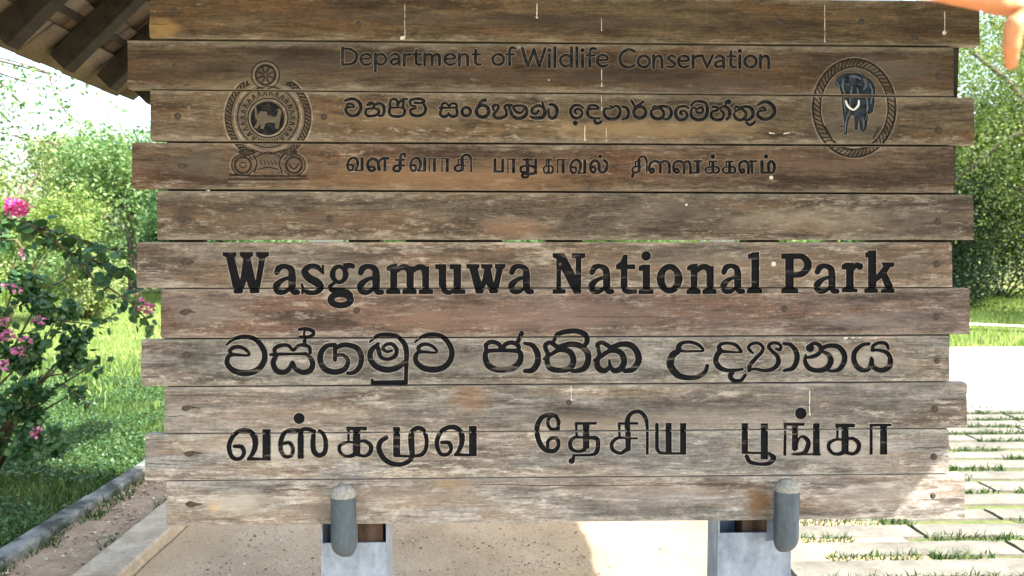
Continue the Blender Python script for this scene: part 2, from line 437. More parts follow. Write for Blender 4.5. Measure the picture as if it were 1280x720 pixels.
S((345,258,34),(285,263,32),(252,220,34),(262,162,32),(310,142,34),(346,190,38),(342,250,34)); S((325,142,38),(270,132,42),(202,152,44),(157,230,48),(157,320,48),(190,408,48),(240,453,44),(310,456,42),(346,410,36),(336,352,36),(290,342,34),(252,372,34),(250,430,32))
B(498,198,690,222); L(24,(505,212),(510,325)); B(565,208,625,440); S((562,337,22),(492,337,32),(452,380,38),(462,438,38),(520,463,28),(580,448,38)); S((620,337,28),(688,347,42),(703,400,42),(688,468,42),(640,493,26),(480,498,22)); S((484,500,26),(478,535,36)); D(464,550,28)
zone(750,500,7.2); tsi()
L(34,(512,222),(512,430)); S((513,440,34),(540,473,32),(605,480,26)); B(590,206,645,488); B(720,208,776,490); B(600,470,775,492)
group('tamil_park_lettering#3', 'black', 1.01); zone(910,500,7.2)
B(122,208,180,482); B(294,210,360,535); P((122,462),(330,468),(330,488),(122,484)); S((168,508,38),(200,558,40),(290,577,30),(370,568,40),(410,522,50),(372,482,30))
B(500,206,690,232); L(26,(515,220),(511,490)); B(575,212,630,450); S((600,440,40),(640,345,20),(682,332,34),(720,372,44),(714,430,46),(678,478,36),(580,488,20)); D(655,120,52)
B(580,480,835,496)
zone(1010,500,7.2); B(44,210,105,500)
glyph(tka,168,212,478,492,-60,236,262,505); taa()

# ---- Sinhala, small line
group('sinhala_department_lettering#1', 'black', .9)
zone(420,110,9.143,1.22)
def sva(): S((105,145,24),(160,125,28),(220,130,30),(275,180,34),(280,250,34),(240,305,34),(180,318,32),(125,285,32),(112,235,28),(150,220,24),(205,218,18),(190,187,24),(140,180,26),(122,208,22))
sva()
D(385,190,16); S((360,192,26),(392,168,28),(430,185,28),(420,230,26),(355,240,24),(338,290,28),(370,320,28),(440,315,28),(487,288,30),(485,248,28),(450,232,24)); S((430,200,26),(490,175,28),(540,202,30),(550,260,30),(535,308,28),(492,322,22))
S((615,235,28),(610,285,30),(640,318,28),(700,325,28),(760,315,28),(785,280,30),(778,238,26),(740,225,20),(640,225,22),closed=True); S((622,215,28),(615,180,28),(630,138,26),(668,125,26),(700,150,24),(702,195,26),(735,150,24),(775,128,28),(812,125,22)); S((770,140,28),(765,215,28))
S((850,185,26),(848,145,28),(900,125,28),(970,125,28),(1012,152,26),(960,172,22),(900,168,24)); S((1000,182,28),(1025,240,32),(1000,295,32),(930,320,30),(862,298,30),(850,252,28),(880,237,22),(915,232,18),(900,207,22),(862,203,22))
group('sinhala_department_lettering#2', 'black', 0.9); zone(540,110,7.529,1.2)
S((72,187,20),(110,187,20),(170,187,16),(236,182,20)); S((95,180,22),(96,150,22),(130,142,20),(162,168,20),(185,146,20),(225,150,20),(235,175,20)); S((92,198,22),(77,235,26),(98,268,26),(137,263,26),(157,235,18)); S((157,240,20),(182,266,26),(225,262,26),(238,225,26),(226,190,22)); ELL(322,222,40,40,27); ELL(475,218,58,56,30); S((432,190,24),(442,160,24),(465,125,24),(502,112,26))
S((580,207,20),(577,172,26),(605,157,22),(628,172,22),(612,210,24),(582,250,26),(602,280,26),(660,280,26),(698,255,24),(698,210,24),(682,178,22),(712,157,22),(748,162,24)); S((722,168,24),(740,217,28),(762,265,28),(812,285,30),(870,268,30),(893,225,28),(878,182,28),(840,167,24),(792,167,22),(764,178,24),(792,222,24),(840,232,22),(858,205,20))
S((930,270,24),(962,280,28),(1040,275,32),(1063,220,30),(1038,177,26),(990,167,26),(948,190,26),(942,228,26),(975,243,22),(1003,215,20)); S((1038,130,18),(1050,170,20)); S((1096,200,20),(1102,260,26),(1130,285,28),(1168,260,30),(1176,200,30),(1150,162,28),(1107,155,22))
group('sinhala_department_lettering#3', 'black', 0.9); zone(700,110,9.143,1.2)
S((262,225,20),(230,202,26),(172,197,30),(128,235,32),(123,290,32),(160,338,32),(218,338,30),(253,295,28),(234,247,26),(190,242,26),(167,270,26),(190,293,22)); D(175,400,24)
S((455,345,22),(390,345,26),(332,325,32),(312,275,32),(328,235,30),(332,208,28),(370,197,26),(420,207,28),(440,235,18),(350,240,22)); S((395,372,26),(410,400,30),(450,400,26),(475,378,20))
S((500,270,30),(530,338,34),(600,352,34),(665,328,34),(688,270,34),(668,217,28),(630,207,22),(580,235,22),(530,235,24),closed=True); S((575,205,22),(605,222,18)); S((710,212,20),(760,227,30),(783,280,32),(768,335,30),(717,355,22)); S((815,142,26),(842,188,26)); ELL(912,277,68,66,34); S((848,215,20),(900,192,24),(952,157,26))
S((1060,225,22),(1085,207,24),(1112,232,24)); S((1042,260,26),(1050,320,32),(1100,350,32),(1160,343,32),(1188,290,32),(1158,240,28),(1110,237,22),(1052,252,22)); S((1112,217,24),(1180,207,30),(1248,227,34),(1273,290,34),(1240,348,32),(1192,355,22))
zone(830,110,8.533,1.2)
S((262,215,20),(220,192,24),(152,207,28),(122,260,32),(142,323,32),(200,338,30),(244,308,28),(238,262,24),(200,242,22),(172,265,24),(195,283,18))
S((288,185,22),(328,147,26),(390,142,28),(448,167,30),(463,240,32),(438,315,32),(370,338,32),(302,313,32),(288,250,28),(312,207,24),(340,225,24),(352,260,24),(390,268,24),(418,240,24),(398,207,24),(362,218,20))
S((520,202,24),(560,202,24),(572,235,24),(512,255,24),(507,310,30),(560,338,30),(618,328,30),(638,275,28),(610,242,24)); S((590,217,26),(650,197,28),(698,240,34),(698,300,32),(668,333,26)); S((650,152,20),(690,132,24),(712,150,20),(682,165,20)); S((662,160,18),(650,195,18))
S((752,225,22),(770,197,24),(810,217,24)); S((745,280,26),(772,328,30),(830,338,30),(873,300,32),(863,247,28),(810,227,22),(755,255,20)); S((800,212,24),(880,197,30),(938,227,34),(948,290,34),(913,333,28),(872,343,24)); S((878,368,24),(910,393,28),(950,380,26),(973,355,24))
S((1000,182,22),(1050,152,28),(1110,152,32),(1163,197,36),(1178,260,36),(1138,315,34),(1070,333,32),(1007,303,32),(1002,257,26),(1040,242,20),(1087,237,18),(1060,207,22),(1020,217,20))

# ---- Tamil, small line
group('tamil_department_lettering#1', 'black', .9)
zone(420,180,7.111,1.15)
VA = (100,255,492,545); KA = (-60,236,262,505); AA = (550,210,755,492); SI = (80,88,440,495)
glyph(tva,95,115,246,240,*VA,ws=1.1)
S((295,207,20),(330,202,20),(343,225,22),(315,240,20),(288,215,24),(283,165,24),(320,132,24),(368,152,26),(383,225,26)); S((375,160,22),(415,128,22),(465,127,20)); B(422,128,448,242)
B(520,132,615,150); L(28,(570,140),(570,220)); S((562,187,16),(517,202,22),(517,235,20),(555,240,22),(575,215,24)); S((573,135,24),(577,97,22),(608,87,22),(614,110,20)); L(18,(575,192),(606,192))
glyph(tva,655,115,802,245,*VA,ws=1.1); glyph(taa,822,125,905,248,*AA,ws=1.1); glyph(taa,935,125,1020,248,*AA,ws=1.1); glyph(tsi,1045,90,1208,248,*SI,ws=1.25)
group('tamil_department_lettering#2', 'black', 0.9); zone(600,180,7.111,1.12)
B(120,128,146,252); B(188,130,215,252); B(125,234,205,254); glyph(taa,240,128,332,258,*AA,ws=1.1)
B(375,130,472,148); L(30,(420,140),(425,240)); S((415,190,16),(367,205,22),(367,245,20),(410,253,22)); S((440,190,18),(488,210,24),(488,255,26),(440,266,20),(378,270,18),(380,293,22),(420,295,20),(432,275,16)); B(482,130,508,270)
glyph(tka,560,130,655,262,*KA,ws=1.15); glyph(taa,682,132,772,260,*AA,ws=1.1); glyph(tva,798,132,945,265,*VA,ws=1.1)
S((985,217,20),(1010,202,20),(1028,230,20),(1005,253,20),(982,225,22),(986,175,24),(1025,147,24),(1058,177,26),(1060,230,26),(1090,253,24),(1123,225,26),(1128,170,24),(1100,142,20)); D(1070,110,16)
group('tamil_department_lettering#3', 'black', 0.9); zone(780,180,6.4,1.12)
glyph(tsi,58,95,188,235,*SI,ws=1.25); S((75,232,20),(68,260,24))
S((205,217,18),(230,197,18),(238,220,18),(215,230,18),(202,200,20),(212,155,20),(250,137,20),(288,160,22),(290,225,22)); S((290,150,18),(330,137,20),(360,160,22),(363,230,20))
S((400,217,18),(425,197,18),(438,220,18),(415,230,18),(397,200,20),(403,155,20),(440,137,20),(478,160,22),(480,232,22)); S((480,150,18),(515,140,20),(532,180,20),(530,232,22)); B(555,128,622,146); B(576,130,606,234); P((525,220),(600,220),(600,236),(525,236))
glyph(tka,645,132,768,236,*KA,ws=1.15); D(710,100,17); glyph(tka,783,132,898,236,*KA,ws=1.15)
S((930,217,18),(955,202,18),(963,222,16),(940,230,18),(924,200,20),(927,155,20),(965,137,20),(993,160,22),(995,232,22)); B(1000,130,1066,146); S((1020,140,22),(1025,232,18))
B(1090,130,1118,236); B(1095,220,1165,238); S((1158,228,22),(1156,162,22),(1180,137,20),(1203,170,22),(1195,222,22),(1168,230,16)); D(1135,100,16)

# ---- small humanist roman (unit: x-height 1, baseline 0, y up)
def rom(ch):
    A = lambda *p: S(*p)
    if ch == 'D': L(.21,(.12,0),(.12,1.5)); A((.12,1.42,.17),(.62,1.38,.19),(1.05,1.05,.22),(1.1,.7,.22),(.98,.3,.22),(.6,.08,.19),(.12,.06,.17)); return 1.3
    if ch == 'e': A((.1,.55,.15),(.45,.55,.15),(.78,.6,.17),(.72,.85,.19),(.45,.97,.17),(.17,.8,.2),(.09,.48,.21),(.22,.15,.2),(.5,.03,.18),(.8,.16,.15)); return .98
    if ch == 'p': L(.21,(.12,-.5),(.12,.98)); ELL(.5,.5,.36,.45,.19,n=20); return 1.08
    if ch == 'a': A((.12,.8,.16),(.4,.97,.19),(.66,.8,.21),(.68,.4,.21),(.7,.03,.21)); A((.66,.55,.15),(.3,.5,.17),(.1,.27,.2),(.3,.05,.18),(.64,.2,.16)); return .92
    if ch == 'r': L(.21,(.12,0),(.12,.98)); A((.12,.6,.15),(.28,.88,.18),(.55,.94,.2)); return .68
    if ch == 't': A((.28,1.3,.18),(.26,.9,.21),(.27,.25,.21),(.42,.05,.19),(.62,.08,.15)); L(.15,(.05,.93),(.6,.93)); return .74
    if ch == 'm': L(.21,(.12,0),(.12,.98)); A((.12,.65,.15),(.36,.93,.18),(.6,.8,.21),(.63,0,.21)); A((.63,.65,.15),(.88,.93,.18),(1.12,.8,.21),(1.14,0,.21)); return 1.42
    if ch == 'n': L(.21,(.12,0),(.12,.98)); A((.12,.62,.15),(.38,.93,.18),(.66,.8,.21),(.7,0,.21)); return .98
    if ch == 'o': ELL(.5,.5,.4,.46,.2,n=24); return 1.06
    if ch == 'f': A((.66,1.45,.17),(.42,1.5,.19),(.26,1.2,.21),(.26,0,.21)); L(.15,(.02,.93),(.58,.93)); return .66
    if ch == 'W': A((.05,1.48,.22),(.42,.05,.24)); A((.42,.05,.19),(.82,1.4,.19)); A((.82,1.4,.22),(1.2,.05,.24)); A((1.2,.05,.19),(1.58,1.48,.19)); return 1.72
    if ch == 'i': L(.21,(.14,0),(.14,.98)); D(.14,1.34,.14); return .38
    if ch == 'l': L(.21,(.14,0),(.14,1.55)); return .38
    if ch == 'd': L(.21,(.88,0),(.88,1.55)); ELL(.5,.5,.38,.45,.19,n=20); return 1.1
    if ch == 'C': A((1.12,1.3,.19),(.75,1.48,.2),(.3,1.25,.23),(.1,.75,.24),(.28,.2,.23),(.72,.02,.2),(1.12,.2,.17)); return 1.25
    if ch == 's': A((.62,.85,.15),(.38,.97,.18),(.14,.78,.2),(.35,.54,.21),(.62,.3,.2),(.4,.04,.18),(.08,.12,.15)); return .76
    if ch == 'v': L(.21,(.06,.98),(.42,.02)); L(.19,(.42,.02),(.78,.98)); return .86
    return .45
def roman(text, x0, x1, base, xh):
    global _pt, _ws, _zs, _cur
    sv = (_pt, _ws, _zs)
    keep = _cur; tmp = dict(items=[]); _zs = 1.0; _ws = 1.0
    _cur = tmp
    adv = []
    _pt = lambda p: (p[0], p[1])
    for ch in text: adv.append(rom(ch))
    _cur = keep
    tot = sum(adv); kx = (x1 - x0) / tot; x = 0
    for ch, a in zip(text, adv):
        _pt = (lambda X: (lambda p: (x0 + (X + p[0]) * kx, base - p[1] * xh)))(x)
        _ws = xh * 1.22
        rom(ch); x += a
    _pt, _ws, _zs = sv
group('english_department_lettering#1', 'black', 0.8); roman('Department', 426, 603, 81.5, 14.6)
group('english_department_lettering#2', 'black', 0.8); roman('of', 614, 644, 81.6, 14.6)
group('english_department_lettering#3', 'black', 0.8); roman('Wildlife', 652, 763, 83.5, 15.4)
group('english_department_lettering#4', 'black', 0.8); roman('Conservation', 773, 966, 84.6, 15.4)

# ---- crest on the left
group('crest_line_work', 'line', 0)
zone(260,60,4)
ELL(288,135,48,48,11,n=28); ELL(288,135,70,70,5,100,440,n=40)
for k in range(8):
    a = R(22.5 + 45 * k); L(7,(288+12*math.cos(a),135+12*math.sin(a)),(288+40*math.cos(a),135+40*math.sin(a)))
ELL(300,345,212,212,6,-55,60); ELL(300,345,212,212,6,120,235); ELL(300,345,186,190,6,-60,70); ELL(300,345,186,190,6,110,240)
ELL(300,345,152,152,6); ELL(300,350,100,98,6)
for k in range(46):
    a = R(-58 + 124 * k / 22) if k < 23 else R(114 + 124 * (k - 23) / 22)
    L(9,(300+194*math.cos(a-.03),345+196*math.sin(a-.03)),(300+205*math.cos(a+.03),345+205*math.sin(a+.03)))
for k in range(26):
    a = 2*math.pi*k/26; S((300+112*math.cos(a-.07),348+112*math.sin(a-.07),6),(300+136*math.cos(a),348+136*math.sin(a),6),(300+112*math.cos(a+.07),348+112*math.sin(a+.07),6))
ELL(175,585,40,40,11,n=24); ELL(175,585,56,54,5,30,330,n=28); ELL(430,585,40,40,11,n=24); ELL(430,585,56,54,5,-150,150,n=28); ELL(175,585,16,14,5,n=14); S((405,585,8),(430,605,8),(455,580,8))
L(9,(110,634),(240,640),(490,640)); L(5,(100,655),(500,655)); S((228,540,10),(245,575,6),(232,618,10)); S((372,540,10),(356,575,6),(370,618,10)); S((240,545,6),(300,520,6),(362,545,6)); S((250,608,6),(300,596,6),(352,608,6)); S((215,508,6),(300,530,6),(388,508,6))
for k in range(5): L(5,(262+18*k,562),(270+18*k,582))
S((160,520,16),(190,535,14),(215,528,10)); S((440,520,16),(410,535,14),(388,528,10))
group('crest_medallion', 'black', 0)
D(297,352,84)
P((250,330),(268,316),(292,318),(298,336),(338,345),(352,318),(345,306),(358,302),(368,318),(362,350),(354,404),(336,404),(334,376),(312,372),(288,376),(278,406),(262,404),(264,378),(246,402),(230,398),(246,368),(240,350),op='sub'); S((238,300,9),(241,352,9),smooth=False,op='sub')
# ---- elephant badge on the right
group('badge_line_work', 'line', 0)
zone(1000,60,4.8)
ELL(325,360,248,293,11,n=60); ELL(325,360,204,248,8,n=60)
for k in range(58):
    a = 2*math.pi*k/58; L(7,(325+210*math.cos(a),360+255*math.sin(a)),(325+242*math.cos(a+.1),360+287*math.sin(a+.1)))
S((200,560,8),(260,600,10),(330,610,10),(400,600,8),(450,560,8)); S((150,470,7),(190,540,8)); S((470,480,7),(440,540,8))
L(6,(240,470),(262,470)); 
group('elephant_relief', 'black', .7)
P((205,205),(222,176),(265,150),(330,148),(380,160),(430,195),(452,240),(447,330),(436,385),(408,400),(398,492),(372,507),(360,485),(352,425),(344,492),(328,492),(325,405),(304,405),(287,452),(282,515),(262,522),(266,450),(257,400),(250,300),(240,242),(213,226))
S((262,190,4),(252,235,4),(268,275,4),op='sub'); S((392,178,5),(402,215,5),(384,245,4),op='sub'); S((405,390,3),(385,450,3),op='sub'); S((300,300,3),(296,380,4),(275,450,3),op='sub'); S((280,215,4),(292,222,4),op='sub'); S((350,215,4),(362,222,4),op='sub')
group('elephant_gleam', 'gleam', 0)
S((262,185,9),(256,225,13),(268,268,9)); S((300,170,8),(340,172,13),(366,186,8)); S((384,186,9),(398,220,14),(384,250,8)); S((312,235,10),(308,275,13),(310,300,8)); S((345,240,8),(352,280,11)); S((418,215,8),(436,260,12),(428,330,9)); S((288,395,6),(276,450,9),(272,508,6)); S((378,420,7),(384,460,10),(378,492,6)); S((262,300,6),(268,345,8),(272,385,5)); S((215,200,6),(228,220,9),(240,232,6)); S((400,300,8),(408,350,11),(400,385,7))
group('elephant_tusk', 'tusk', 0)
S((276,318,11),(284,342,13),(300,360,13),(320,372,9)); S((354,316,11),(352,340,13),(340,358,13),(322,372,9))

# ---- bird droppings and lime runs (flat stains, no depth)
group('run', 'stain', 0)
zone(0,0,1)
_rd = random.Random(8)
for (x, y0, y1, w) in ((671,4,22,1.7),(752,22,38,.8),(752,86,108,1.0),(752,118,138,.8),(731,157,175,1.6),(758,160,176,.9),(1031,6,52,1.0),(1181,14,40,1.3),(506,4,46,.9),(1012,488,518,1.3),(714,479,500,1.1)):
    y = y0
    while y < y1:
        e = min(y1, y + _rd.uniform(5, 14)); dx = _rd.uniform(-.5, .5)
        S((x + dx, y, w * .5), (x + dx * .4, (y + e) / 2, w * _rd.uniform(.6, 1.1)), (x, e, w * _rd.uniform(.4, .9))); y = e + _rd.uniform(-.5, 2.0)
    S((x - .5, y1 - .6, w), (x + .6, y1 + .2, w * 1.3))
for (x, y, r) in ((1180.5,41,2.6),(503,48,3),(964,222,2.4),(1057,421,3.2),(1066,420,3),(1075,421,2),(1095,421,2),(858,256,1.6),(967,330,3),(686,100,1)):
    D(x,y,r)
S((962,166,1.8),(968,167,1.0)); S((980,167,1.5),(988,166,.8)); S((1040,421,1.2),(1050,420,1.8))
group('ridge', 'ridge', 0)
zone(260,60,4)
ELL(300,345,222,222,7,-56,64); ELL(300,345,222,222,7,116,236); ELL(288,135,60,60,9,n=32); ELL(300,345,168,170,9); ELL(300,348,92,92,7); ELL(175,585,66,62,7,20,340,n=28); ELL(430,585,66,62,7,-160,160,n=28); L(8,(105,668),(505,668))
zone(1000,60,4.8); ELL(325,360,258,304,7); ELL(325,360,196,239,6)
# ------------------------------------------------------------------ the sign board
ROWL = [(186,48),(158.5,111),(187,176),(164,236),(195,300),(170,360),(200,423),(175,483),(204.5,542),(180,601),(207,657.5)]
ROWR = [(1225.5,57),(1193,120),(1218.5,181),(1193.5,241),(1217.5,300),(1191,359),(1213,418),(1188,476.5),(1210,535),(1187,592),(1207,648)]
GAP = [0,2.2,1.6,2.2,2.4,2.6,1.2,1.7,1.5,1.3,1.0]
# varnished brown at the top, bare and grey lower down: each board its own colour
TINT = [(.104,.072,.040,.10),(.083,.057,.035,.12),(.106,.078,.050,.30),(.104,.069,.046,.34),(.110,.088,.066,.50),(.146,.120,.096,.60),
        (.130,.100,.087,.46),(.160,.152,.138,.54),(.166,.156,.142,.54),(.192,.189,.180,.60),(.200,.198,.190,.62)]
NAILS = [(217,14),(219,82),(222,145),(227,207),(227,274),(231,327),(231,390),(233,443),(232,510),(236,567),(238,630),
         (405,146),(412,273),(711,271),(711,503),(975,27),(1077,27),(1143,46),(1175,38),(1173,95),(1173,163),(1172,219),(1172,277),(1171,330),(1170,396),(1171,451),(1168,511),(1167,571),(1166,620),
         (980,386),(444,207),(700,330),(448,30),(446,388)]
for k, (x, y) in enumerate(NAILS):
    rr = random.Random(k)
    group('nail_blot', 'blot', 0); zone(0,0,1)
    if x < 300 and y > 180:
        S((x-4-3*rr.random(),y-1+2*rr.random(),2),(x,y+.4,7+2*rr.random()),(x+5+rr.random()*4,y-1+2*rr.random(),3+2*rr.random()),(x+9+rr.random()*9,y+rr.random(),1))
    else:
        D(x,y,3.6+rr.random()*1.2)

group('board_split', 'blot', 0); zone(0,0,1)
_rs = random.Random(44)
for (x, y, ln) in ((1226,34,-46),(1190,104,-30),(186,30,24),(160,92,30),(1217,262,-34),(196,256,22),(1190,330,-40),(172,340,34),(600,606,240),(820,605,110),(330,612,60),(1186,560,-50),(1208,500,-36),(182,580,40),(205,520,26),(1212,384,-40),(560,472,150),(240,598,30),(1205,625,-60),(900,292,120),(420,262,70),(1186,448,-46),(720,396,130)):
    n_ = 7; S(*[(x + ln * q / n_, y + _rs.uniform(-.7, .7) + .004 * ln * q / n_, .55 + .75 * math.sin(math.pi * (q + .5) / (n_ + 1)) * _rs.uniform(.6, 1.1)) for q in range(n_ + 1)])

H = .5
def seg_field(F, ox, oy, pts, op, pad=3.0):
    ny, nx = F.shape
    G = None
    if op == 'sub':
        G = np.full(F.shape, pad)
    T = F if G is None else G
    for (x0, y0, w0), (x1, y1, w1) in zip(pts[:-1], pts[1:]):
        r = max(w0, w1) / 2 + pad
        i0 = max(0, int((min(x0, x1) - r - ox) / H)); i1 = min(nx, int((max(x0, x1) + r - ox) / H) + 2)
        j0 = max(0, int((min(y0, y1) - r - oy) / H)); j1 = min(ny, int((max(y0, y1) + r - oy) / H) + 2)
        if i0 >= i1 or j0 >= j1: continue
        X = ox + H * np.arange(i0, i1)[None, :]; Y = oy + H * np.arange(j0, j1)[:, None]
        dx, dy = x1 - x0, y1 - y0; l2 = dx * dx + dy * dy + 1e-9
        t = np.clip(((X - x0) * dx + (Y - y0) * dy) / l2, 0, 1)
        d = np.hypot(X - x0 - t * dx, Y - y0 - t * dy) - (w0 + (w1 - w0) * t) / 2
        T[j0:j1, i0:i1] = np.minimum(T[j0:j1, i0:i1], d)
    if G is not None: np.maximum(F, -G, out=F)
def poly_field(F, ox, oy, pts, op, pad=3.0):
    ny, nx = F.shape
    xs = [p[0] for p in pts]; ys = [p[1] for p in pts]
    i0 = max(0, int((min(xs) - pad - ox) / H)); i1 = min(nx, int((max(xs) + pad - ox) / H) + 2)
    j0 = max(0, int((min(ys) - pad - oy) / H)); j1 = min(ny, int((max(ys) + pad - oy) / H) + 2)
    X = ox + H * np.arange(i0, i1)[None, :] + 0 * np.arange(j0, j1)[:, None]
    Y = oy + H * np.arange(j0, j1)[:, None] + 0 * X
    d = np.full(X.shape, 99.0); inside = np.zeros(X.shape, bool)
    n = len(pts)
    for i in range(n):
        (x0, y0), (x1, y1) = pts[i], pts[(i + 1) % n]
        dx, dy = x1 - x0, y1 - y0; l2 = dx * dx + dy * dy + 1e-9
        t = np.clip(((X - x0) * dx + (Y - y0) * dy) / l2, 0, 1)
        d = np.minimum(d, np.hypot(X - x0 - t * dx, Y - y0 - t * dy))
        c = ((y0 > Y) != (y1 > Y)) & (X < dx * (Y - y0) / (dy + (1e-12 if dy == 0 else 0)) + x0)
        inside ^= c
    d = np.where(inside, -d, d)
    if op == 'sub':
        G = np.full(F.shape, pad); G[j0:j1, i0:i1] = np.minimum(d, pad); np.maximum(F, -G, out=F)
    else:
        F[j0:j1, i0:i1] = np.minimum(F[j0:j1, i0:i1], d)
for name, g in GROUPS.items():
    xs = []; ys = []
    for op, kind, pts in g['items']:
        for p in pts:
            r = p[2] / 2 if kind == 'stroke' else 0
            xs += [p[0] - r, p[0] + r]; ys += [p[1] - r, p[1] + r]
    ox, oy = math.floor(min(xs)) - 4 + .137, math.floor(min(ys)) - 4 + .171
    nx = int((max(xs) + 5 - ox) / H) + 1; ny = int((max(ys) + 5 - oy) / H) + 1
    F = np.full((ny, nx), 3.0)
    for op, kind, pts in g['items']:
        (seg_field if kind == 'stroke' else poly_field)(F, ox, oy, pts, op)
    # slightly uneven chisel edge
    g.update(F=F, ox=ox, oy=oy)

def contour(F, ox, oy, verts, edges):
    """marching squares at 0: appends vertices and edges"""
    s = F < 0
    key = {}
    def vert(j, i, hor):
        k = (j, i, hor)
        if k in key: return key[k]
        a = F[j, i]; b = F[j, i + 1] if hor else F[j + 1, i]
        t = a / (a - b); t = min(max(t, .02), .98)
        verts.append((ox + H * (i + (t if hor else 0)), oy + H * (j + (0 if hor else t))))
        key[k] = len(verts) - 1
        return key[k]
    c = s[:-1, :-1].astype(int) + 2 * s[:-1, 1:] + 4 * s[1:, 1:] + 8 * s[1:, :-1]
    TAB = {1:[(3,0)],2:[(0,1)],3:[(3,1)],4:[(1,2)],6:[(0,2)],7:[(3,2)],8:[(2,3)],9:[(2,0)],11:[(2,1)],12:[(1,3)],13:[(1,0)],14:[(0,3)],5:[(3,0),(1,2)],10:[(0,1),(2,3)]}
    for j, i in zip(*np.nonzero((c > 0) & (c < 15))):
        for a, b in TAB[int(c[j, i])]:
            q = []
            for e in (a, b):
                q.append(vert(j, i, True) if e == 0 else vert(j, i + 1, False) if e == 1 else vert(j + 1, i, True) if e == 2 else vert(j, i, False))
            if q[0] != q[1]: edges.append(tuple(q))

def sample(g, X, Y):
    F = g['F']; fx = (X - g['ox']) / H; fy = (Y - g['oy']) / H
    out = np.full(X.shape, 3.0)
    ok = (fx > 0) & (fy > 0) & (fx < F.shape[1] - 1.01) & (fy < F.shape[0] - 1.01)
    i = fx[ok].astype(int); j = fy[ok].astype(int); u = fx[ok] - i; v = fy[ok] - j
    out[ok] = (F[j, i] * (1 - u) * (1 - v) + F[j, i + 1] * u * (1 - v) + F[j + 1, i] * (1 - u) * v + F[j + 1, i + 1] * u * v)
    return out

M_woods = [wood_mat('weathered_board'), wood_mat('coarse_weathered_board', k=.7, kz=.72), wood_mat('fine_weathered_board', k=1.5, kz=1.3)]; M_wood = M_woods[0]; M_edge = wood_mat('worn_board_edge', edge=.35)
M_rim = wood_mat('bare_routed_rim', edge=.22)
_w = NT('black_routed_paint')
_n = _w.noise(_w.coord('Object', (1, 1, 1)), 55, 5, .7); _n2 = _w.noise(_w.coord('Object', (9, 9, 60)), 1, 4, .6)
_c = _w.mix(_w.ramp(_n, [(.62, 0), (.72, 1)]), (.0055, .006, .0075), (.020, .020, .022))
_c = _w.mix(_w.math('MULTIPLY', _w.ramp(_n2, [(.60, 0), (.68, 1)]), .8), _c, (.095, .08, .065))
_w.bump(_n, .3, .003)
M_black = _w.set(_c, .85, spec=.12)
_w = NT('faded_small_paint')
_n = _w.noise(_w.coord('Object', (1, 1, 1)), 75, 5, .7)
M_black2 = _w.set(_w.ramp(_n, [(.42, (.007, .0075, .009)), (.70, (.035, .032, .03))]), .85, spec=.1)
_w = NT('faded_english_paint')
_n = _w.noise(_w.coord('Object', (1, 1, 1)), 90, 5, .7)
M_black3 = _w.set(_w.ramp(_n, [(.40, (.008, .009, .011)), (.60, (.028, .028, .03)), (.74, (.075, .065, .055))]), .85, spec=.1)
_w = NT('dark_carved_line')
_n = _w.noise(_w.coord('Object', (1, 1, 1)), 90, 4, .7)
M_line = _w.set(_w.ramp(_n, [(.38, (.012, .010, .009)), (.70, (.060, .048, .035))]), .85, spec=.1)
M_gleam = simple_mat('blue_grey_highlight_paint', (.05, .065, .085), (.13, .15, .17), 70, .8, .2, .002, spec=.12)  # highlights on the elephant put in as lighter strokes
M_eleph = simple_mat('blue_black_paint', (.007, .010, .015), (.035, .045, .060), 60, .8, .2, .002, spec=.12)
M_tusk = simple_mat('white_tusk_paint', (.55, .53, .48), (.75, .73, .68), 60, .6, .2, .002)
M_stain = simple_mat('lime_run', (.42, .38, .32), (.68, .64, .58), 160, .85, 0)
M_blot = simple_mat('rusty_nail_blot', (.028, .021, .016), (.075, .055, .04), 110, .8, .2, .002)
M_nail = simple_mat('rusty_nail_steel', (.03, .026, .024), (.10, .075, .06), 220, .55, .3, .001, metal=.5)

